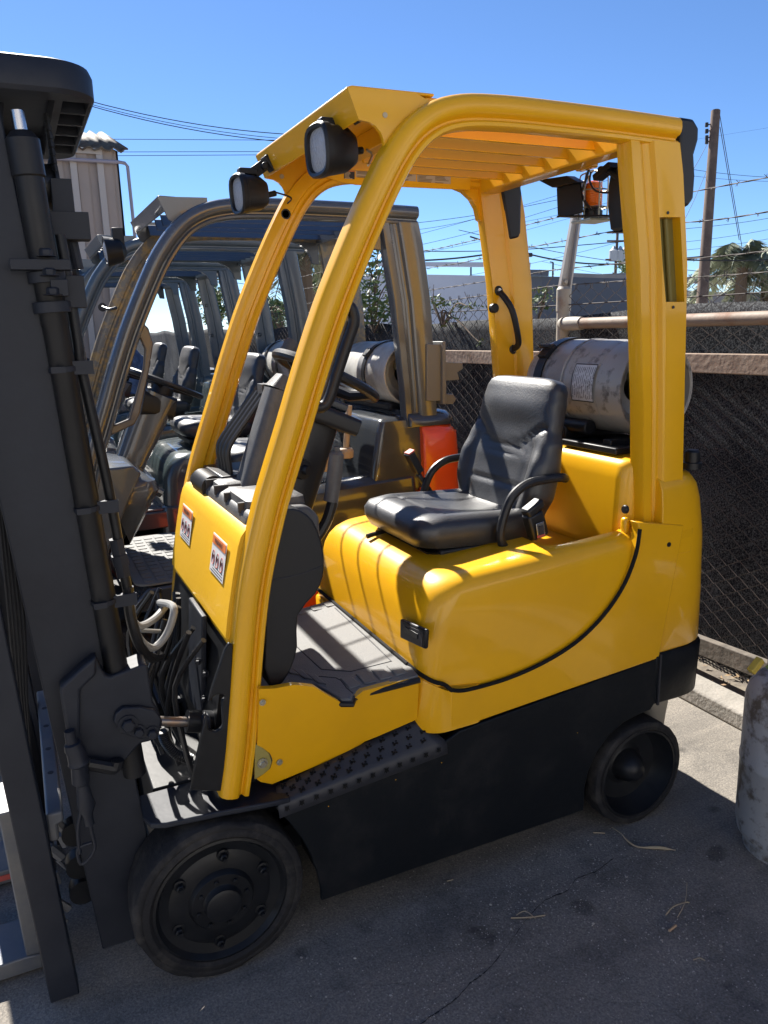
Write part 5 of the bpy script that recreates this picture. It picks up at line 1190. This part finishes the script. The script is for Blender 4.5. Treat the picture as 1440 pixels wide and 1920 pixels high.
lamp_post(1150, 441, 500, 120, 'faint distant street lamp near the utility pole') if False else None
lamp_post(883, 496, 520, 75, 'distant street lamp arm above the pale warehouse')
# power lines
WL = [((120, 176), (560, 253), 20, .011, .5), ((120, 184), (560, 268), 20, .011, .5), ((120, 181), (560, 262), 20.5, .008, .5), ((205, 261), (560, 263), 22, .008, 0), ((210, 285), (560, 284), 22, .008, 0), ((212, 292), (560, 290), 22, .008, 0),
      ((760, 420), (1010, 382), 30, .010, .2), ((760, 433), (900, 408), 34, .009, .2), ((760, 446), (1100, 350), 30, .007, .1), ((760, 470), (1060, 462), 35, .02, .3), ((760, 489), (905, 478), 20, .022, .1), ((940, 450), (1200, 496), 25, .010, .2), ((955, 466), (1200, 492), 20, .020, .5),
      ((760, 465), (1010, 400), 30, .008, .2), ((760, 480), (1010, 425), 30, .006, .2), ((960, 420), (1100, 390), 40, .008, .1), ((940, 505), (1130, 462), 50, .012, .2), ((1270, 487), (1500, 485), 22, .020, .1), ((1270, 430), (1500, 398), 40, .012, .3), ((1270, 455), (1500, 418), 40, .010, .3), ((1270, 470), (1500, 436), 40, .010, .3),
      ((1300, 318), (1500, 334), 30, .009, .2), ((1300, 330), (1500, 340), 30, .007, .2), ((1300, 262), (1500, 230), 200, .02, 0), ((1060, 500), (1200, 525), 60, .012, .2), ((1270, 436), (1340, 280), 24.5, .008, .5), ((1285, 340), (1338, 244), 24, .008, .3),
      ((330, 545), (560, 470), 40, .01, 0.1), ((380, 520), (660, 555), 30, .012, .2)]
descs = ['topmost black cable sloping down behind the forklift roofs at the upper left', 'lower thick cable sloping at the upper left', 'thin cable between the two sloping ones at the upper left', 'single thin level line right of the metal shed', 'level line just above the lowest one right of the shed', 'lowest level line right of the metal shed',
         'upper line between the dark grey roof and the yellow rear leg', 'second line between the dark grey roof and the yellow rear leg', 'faint rising line behind the far rear leg', 'thick cable low between the two rear legs', 'heavy black cable just above the pale warehouse', 'thin line falling to the right beside the fence arm', 'heavy cable falling to the right under the red rear lamp',
         'thin rising line above the pale warehouse', 'faintest rising line above the pale warehouse', 'short line under the beacon bracket', 'rising line left of the distant transformer pole', 'heavy level cable crossing behind the brown pole', 'upper rising line crossing behind the brown pole', 'middle rising line crossing behind the brown pole', 'lower rising line crossing behind the brown pole',
         'line crossing at mid height of the brown pole', 'lower of the two lines at mid height of the brown pole', 'very distant line at the top of the brown pole', 'line falling right below the distant transformers', 'slack service drop hanging from the brown pole', 'short slack wire near the top of the brown pole', 'line rising behind the third forklift', 'line low behind the vine']
for (a, b, dep, r, sag), lab in zip(WL, descs):
    A = UD(*a, dep); B = UD(*b, dep*1.03); P = [A.lerp(B, t/12)-Vector((0, 0, sag*4*(t/12)*(1-t/12)*.35)) for t in range(13)]
    el, er = (2.0, .5) if b[0] <= 600 else ((.3, 2.0) if a[0] >= 1260 else (.3, .5))
    if 23.9 <= dep <= 24.6: el = er = 0.001
    P = [P[0]+(P[0]-P[1]).normalized()*(B-A).length*el]+P+[P[-1]+(P[-1]-P[-2]).normalized()*(B-A).length*er]
    P = [p for p in P if p.z > .5]
    top('power_line', tube(P, r, 5), CABLE, lab, 'power line', group='overhead lines')
q = UD(989, 478, 19.7); top('cable_splice_box', box(q, (.26, .1, .10)), CABLE, 'small dark splice box hanging on the heavy cable', 'splice box', bevel=.02)
# ------------------------------------------------------------------ metal shed
CRM = mat('shed_metal', (.40, .31, .25), .65, bump=.1, bscale=3, col2=(.36, .29, .24), vscale=1.2)
CRR = mat('shed_roof_metal', (.15, .12, .085), .75, bump=.1, bscale=4, col2=(.10, .06, .035), vscale=2.6, thr=(.45, .6))
SX, SY = 1.21, 9.0
thing('metal_shed', 'corrugated metal shed with a rusty roof behind the mast at the left', 'shed', (-1.5, SY+2, 0))
def corr(x0, x1, y, z0, z1, p=.15, d=.022):
    pts = []; x = x0; k = 0
    while x < x1: 
        for a, b in ((0, 0), (.25, 0), (.35, d), (.75, d), (.85, 0)): pts.append((min(x1, x+a*p*2), y-b))
        x += p*2
    pts.append((x1, y))
    back = [(x1, y+.02), (x0, y+.02)]
    return prism(pts+back, 2, z0, z1)
build('wall', corr(-6, SX, SY, 0, 4.0), CRM, ang=20)
m = prism([(SY, 0), (SY, 4.0), (SY+2.3, 4.62), (SY+4.6, 4.0), (SY+4.6, 0)], 0, SX-.02, SX); build('end_wall', m, CRM, smooth=False)
# corrugated roof, rising away from the camera
v = []; nx = 160
for i in range(nx+1):
    x = -6+(SX+.12+6)*i/nx; w = .028*math.sin(i*1.9)
    v += [Vector((x, SY-.12, 4.00+w)), Vector((x, SY+2.3, 4.72+w)), Vector((x, SY+4.8, 4.0+w))]
m = Mesh().add(v, [(3*i+k, 3*i+k+1, 3*i+k+4, 3*i+k+3) for i in range(nx) for k in (0, 1)])
o = build('roof', m, CRR, ang=60); s_ = o.modifiers.new('solid', 'SOLIDIFY'); s_.thickness = .02
dx0, dx1 = U(133, 300, 1, SY-.03).x, U(188, 300, 1, SY-.03).x; zt_ = U(150, 288, 1, SY-.03).z
m = Mesh(); m.join(bb(dx0-.02, dx0+.06, SY-.06, SY-.02, 0, zt_)); m.join(bb(dx1-.05, dx1+.03, SY-.06, SY-.02, 0, zt_)); m.join(bb(dx0-.02, dx1+.03, SY-.06, SY-.02, zt_, zt_+.07))
build('door_frame', m, mat('shed_trim', (.5, .43, .37), .6), bevel=.006)
m = tube([(SX-2.4, SY-.10, 4.0-.16), (SX+.0, SY-.10, 3.85), (SX+.07, SY-.08, 3.845), (SX+.10, SY-.08, 3.81), (SX+.115, SY-.08, 2.5), (SX+.12, SY-.08, 0)], .022, 8, sm=0)
top('downpipe', m, mat('grey_pipe', (.34, .3, .34), .5), 'thin grey pipe bending down beside the metal shed', 'pipe')
# ------------------------------------------------------------------ plants
rnd = random.Random(33)
def leafquad(m, c, s, asp=.5, up=.3):
    a = rnd.uniform(0, 6.28); b = rnd.uniform(-.9, .9)
    d = Vector((math.cos(a)*math.cos(b), math.sin(a)*math.cos(b), math.sin(b)-.1))*s
    n = Vector((rnd.gauss(0, 1), rnd.gauss(0, 1), rnd.gauss(0, 1)+up)); w = d.cross(n)
    w = w.normalized()*s*asp if w.length > 1e-6 else Vector((0, 0, s*asp))
    m.add([c-d, c-d*.2+w*.8, c+d*.4+w*.6, c+d, c+d*.4-w*.6, c-d*.2-w*.8], [(0, 1, 2, 3), (0, 3, 4, 5)])
# ivy climbing over the fence
def vine(name, blobs, x, s, lab, n):
    m = Mesh(); st = Mesh(); 
    cs = [U(a, b, 0, x) for a, b, *_ in blobs]
    th = thing(name, lab, 'climbing plant', (x, sum(c.y for c in cs)/len(cs), 1.0 if False else min(c.z for c in cs)-.3))
    for (px, py, rx, ry, k), c in zip(blobs, cs):
        sy = (U(px+rx, py, 0, x)-c).length; sz = (U(px, py+ry, 0, x)-c).length
        for i in range(k): leafquad(m, c+Vector((rnd.gauss(0, .05), rnd.gauss(0, sy*.6), rnd.gauss(0, sz*.6))), rnd.uniform(.5, 1.1)*s)
    for c in cs[1:]:
        b = cs[0]-Vector((0, 0, .15)); st.join(tube([b, b.lerp(c, .4)+Vector((0, rnd.uniform(-.1, .1), .1)), c, c+Vector((0, rnd.uniform(-.12, .12), .1))], [.009, .006, .004, .002], 5, sm=4))
    build('leaves', m, LEAF, smooth=False); build('stems', st, BARK)
vine('ivy', [(700, 590, 30, 20, 150), (665, 560, 20, 22, 120), (690, 545, 22, 25, 120), (700, 500, 18, 25, 110), (685, 470, 14, 20, 60), (712, 450, 14, 15, 45), (715, 560, 20, 15, 60), (735, 585, 18, 14, 60), (730, 520, 12, 18, 25), (650, 590, 15, 12, 50), (726, 470, 14, 10, 18)], FX-.05, .035, 'leafy green vine climbing the fence behind the dark grey forklift', 1)
vine('ivy', [(830, 572, 26, 6, 60), (812, 560, 12, 8, 24), (880, 575, 22, 6, 30), (795, 565, 14, 8, 30), (858, 600, 12, 12, 18), (846, 612, 6, 5, 10), (897, 640, 3, 14, 8)], FX-.07, .022, 'thin withered creeper straggling along the fence top left of the yellow rear leg', 1)
vine('ivy', [(1008, 560, 22, 8, 60), (1020, 545, 10, 8, 30), (1000, 578, 20, 6, 20)], FX+.3, .025, 'scrubby weeds behind the fence beside the fence post', 1)
vine('ivy', [(505, 575, 14, 12, 60), (528, 580, 12, 14, 60), (520, 600, 16, 10, 50), (540, 590, 10, 10, 40)], FX+.1, .03, 'bushy greenery on the fence between the yellow front leg and the third forklift', 1)
def palm(px, py, dep, hgt_px, L, lab, n=22, ls=60, M=None):
    c = UD(px, py, dep); b = Vector((c.x, c.y, 0)); thing('palm_tree', lab, 'palm tree', b)
    build('trunk', tube([b, b.lerp(c, .5)+Vector((.05, 0, 0)), c], [.25, .2, .17], 10), BARK)
    fr = Mesh()
    for i in range(n):
        a = i*2.4+rnd.uniform(-.3, .3); el = R(rnd.uniform(-20, 80)); ln = L*rnd.uniform(.8, 1.1)
        h = Vector((math.cos(a), math.sin(a), 0)); P = []
        for k in range(9):
            t = k/8; P.append(c+h*(ln*t*math.cos(el)*(1-.1*t))+Vector((0, 0, ln*(math.sin(el)*t-.75*t*t))))
        fr.join(tube(P, [.03*(1-t/9)+.006 for t in range(9)], 4))
        sd = Vector((-h.y, h.x, 0)); sp2 = smoothpath(P, max(2, ls//8))
        for k, p in enumerate(sp2[3:]):
            t = k/len(sp2); w = L*.30*(1-abs(2*t-.9)*.6)
            for s in (-1, 1):
                tip = p+sd*s*w*rnd.uniform(.5, 1)+h*w*.5-Vector((0, 0, w*rnd.uniform(.25, .8))); mid = h*.02*L
                fr.add([p, p.lerp(tip, .5)+mid, tip, p.lerp(tip, .5)-mid], [(0, 1, 2, 3)])
    build('fronds', fr, M or LEAF2, smooth=False)
palm(1392, 492, 26, 0, 2.2, 'feathery grey-green palm beyond the fence at the right edge', 34, 80)
palm(1440, 500, 27, 0, 1.9, 'smaller palm crown cut by the right edge of the picture', 26, 70)
palm(565, 470, 16, 0, 1.3, 'palm with drooping fronds between the roof legs of the third and second forklifts', 26, 70)
palm(510, 575, 14, 0, .55, 'low palm behind the pale hooked post', 18, 50, LEAF)
def tree(px, py, dep, rx, rz, lab, n, s, name='tree'):
    c = UD(px, py, dep); b = Vector((c.x, c.y, 0)); thing(name, lab, 'tree', b)
    t = Mesh(); t.join(tube([b, b.lerp(c, .6), c], [.16, .12, .08], 8))
    cl = [c+Vector((rnd.gauss(0, rx*.5), rnd.gauss(0, rx*.5), rnd.gauss(0, rz*.5))) for _ in range(14)]
    for q in cl: t.join(tube([b.lerp(c, .7), b.lerp(c, .8).lerp(q, .5)+Vector((0, 0, .05)), q], [.05, .035, .012], 5, sm=2))
    m = Mesh()
    for i in range(n): q = rnd.choice(cl); leafquad(m, q+Vector((rnd.gauss(0, rx*.22), rnd.gauss(0, rx*.22), rnd.gauss(0, rz*.22))), s*rnd.uniform(.6, 1.2))
    build('trunk', t, BARK); build('crown', m, LEAF, smooth=False)
tree(400, 565, 22, .55, .55, 'small dark tree seen between the rear legs of the third and fourth forklifts', 1500, .07)
tree(1180, 512, 60, 1.0, .8, 'small bushy tree beside the distant transformer pole', 700, .16)
tree(590, 520, 26, .8, .6, 'round tree beyond the teal wall', 900, .09)
# crumpled blue cover on the fourth forklift
q = U(247, 690, 1, 3.9); m = loft([[q+Vector((math.cos(a)*.09*s, math.sin(a)*.12*s, z)) for a in [2*math.pi*k/18 for k in range(18)]] for z, s in ((-.17, 1.0), (-.1, 1.1), (.0, .95), (.08, .8), (.14, .5), (.16, .15))])
for p in m.v: n_ = noise.noise_vector(p*14)*.035+noise.noise_vector(p*35)*.012; p += n_
top('blue_cover', m, mat('blue_denim', (.10, .16, .30), .8, col2=(.05, .08, .16), vscale=20), 'crumpled blue cloth cover on the fourth forklift', 'cloth', ang=30)
# ================================================================== unseen pale wall, added behind the camera to bounce sunlight
BOUNCE = mat('bounce_wall_pale', (.54, .52, .49), .8, bump=.1, bscale=5, col2=(.49, .475, .45), vscale=1)
thing('bounce_wall', 'unseen pale wall added behind the camera to bounce sunlight onto the forklifts', 'building', (2, -9.5, 0))
build('wall', bb(-16, 20, -12, -9, 0, 4.6), BOUNCE, smooth=False); build('roof', bb(-16.3, 20.3, -12.3, -8.8, 4.6, 4.75), BOUNCE, smooth=False)
build('door', bb(-6, -3, -9.02, -8.97, 0, 3.2), STD, smooth=False); build('door', bb(5, 8, -9.02, -8.97, 0, 3.2), STD, smooth=False)
# ================================================================== light
sun = bpy.data.lights.new('sun', 'SUN'); sun.energy = 4.6; sun.angle = R(.53); sun.color = (1, .95, .87)
so_ = bpy.data.objects.new('sun', sun); COL.objects.link(so_)
SD = Vector((-.12, 1.05, 1.0)).normalized()
so_.rotation_euler = SD.to_track_quat('Z', 'Y').to_euler()
w = bpy.data.worlds.new('World'); S.world = w; w.use_nodes = True; nt = w.node_tree
sk_ = nt.nodes.new('ShaderNodeTexSky'); sk_.sky_type = 'NISHITA'; sk_.sun_disc = False
sk_.sun_elevation = math.asin(SD.z); sk_.sun_rotation = math.atan2(SD.x, SD.y)
sk_.air_density = .75; sk_.dust_density = .05; sk_.ozone_density = 9; sk_.altitude = 50
bg = nt.nodes['Background']; nt.links.new(sk_.outputs['Color'], bg.inputs['Color']); bg.inputs['Strength'].default_value = .064
S.view_settings.view_transform = 'Standard'; S.view_settings.look = 'None'; S.view_settings.exposure = 1.4; S.view_settings.gamma = 1
S.render.engine = 'CYCLES'
S.cycles.max_bounces = 8
S.cycles.sample_clamp_indirect = 8
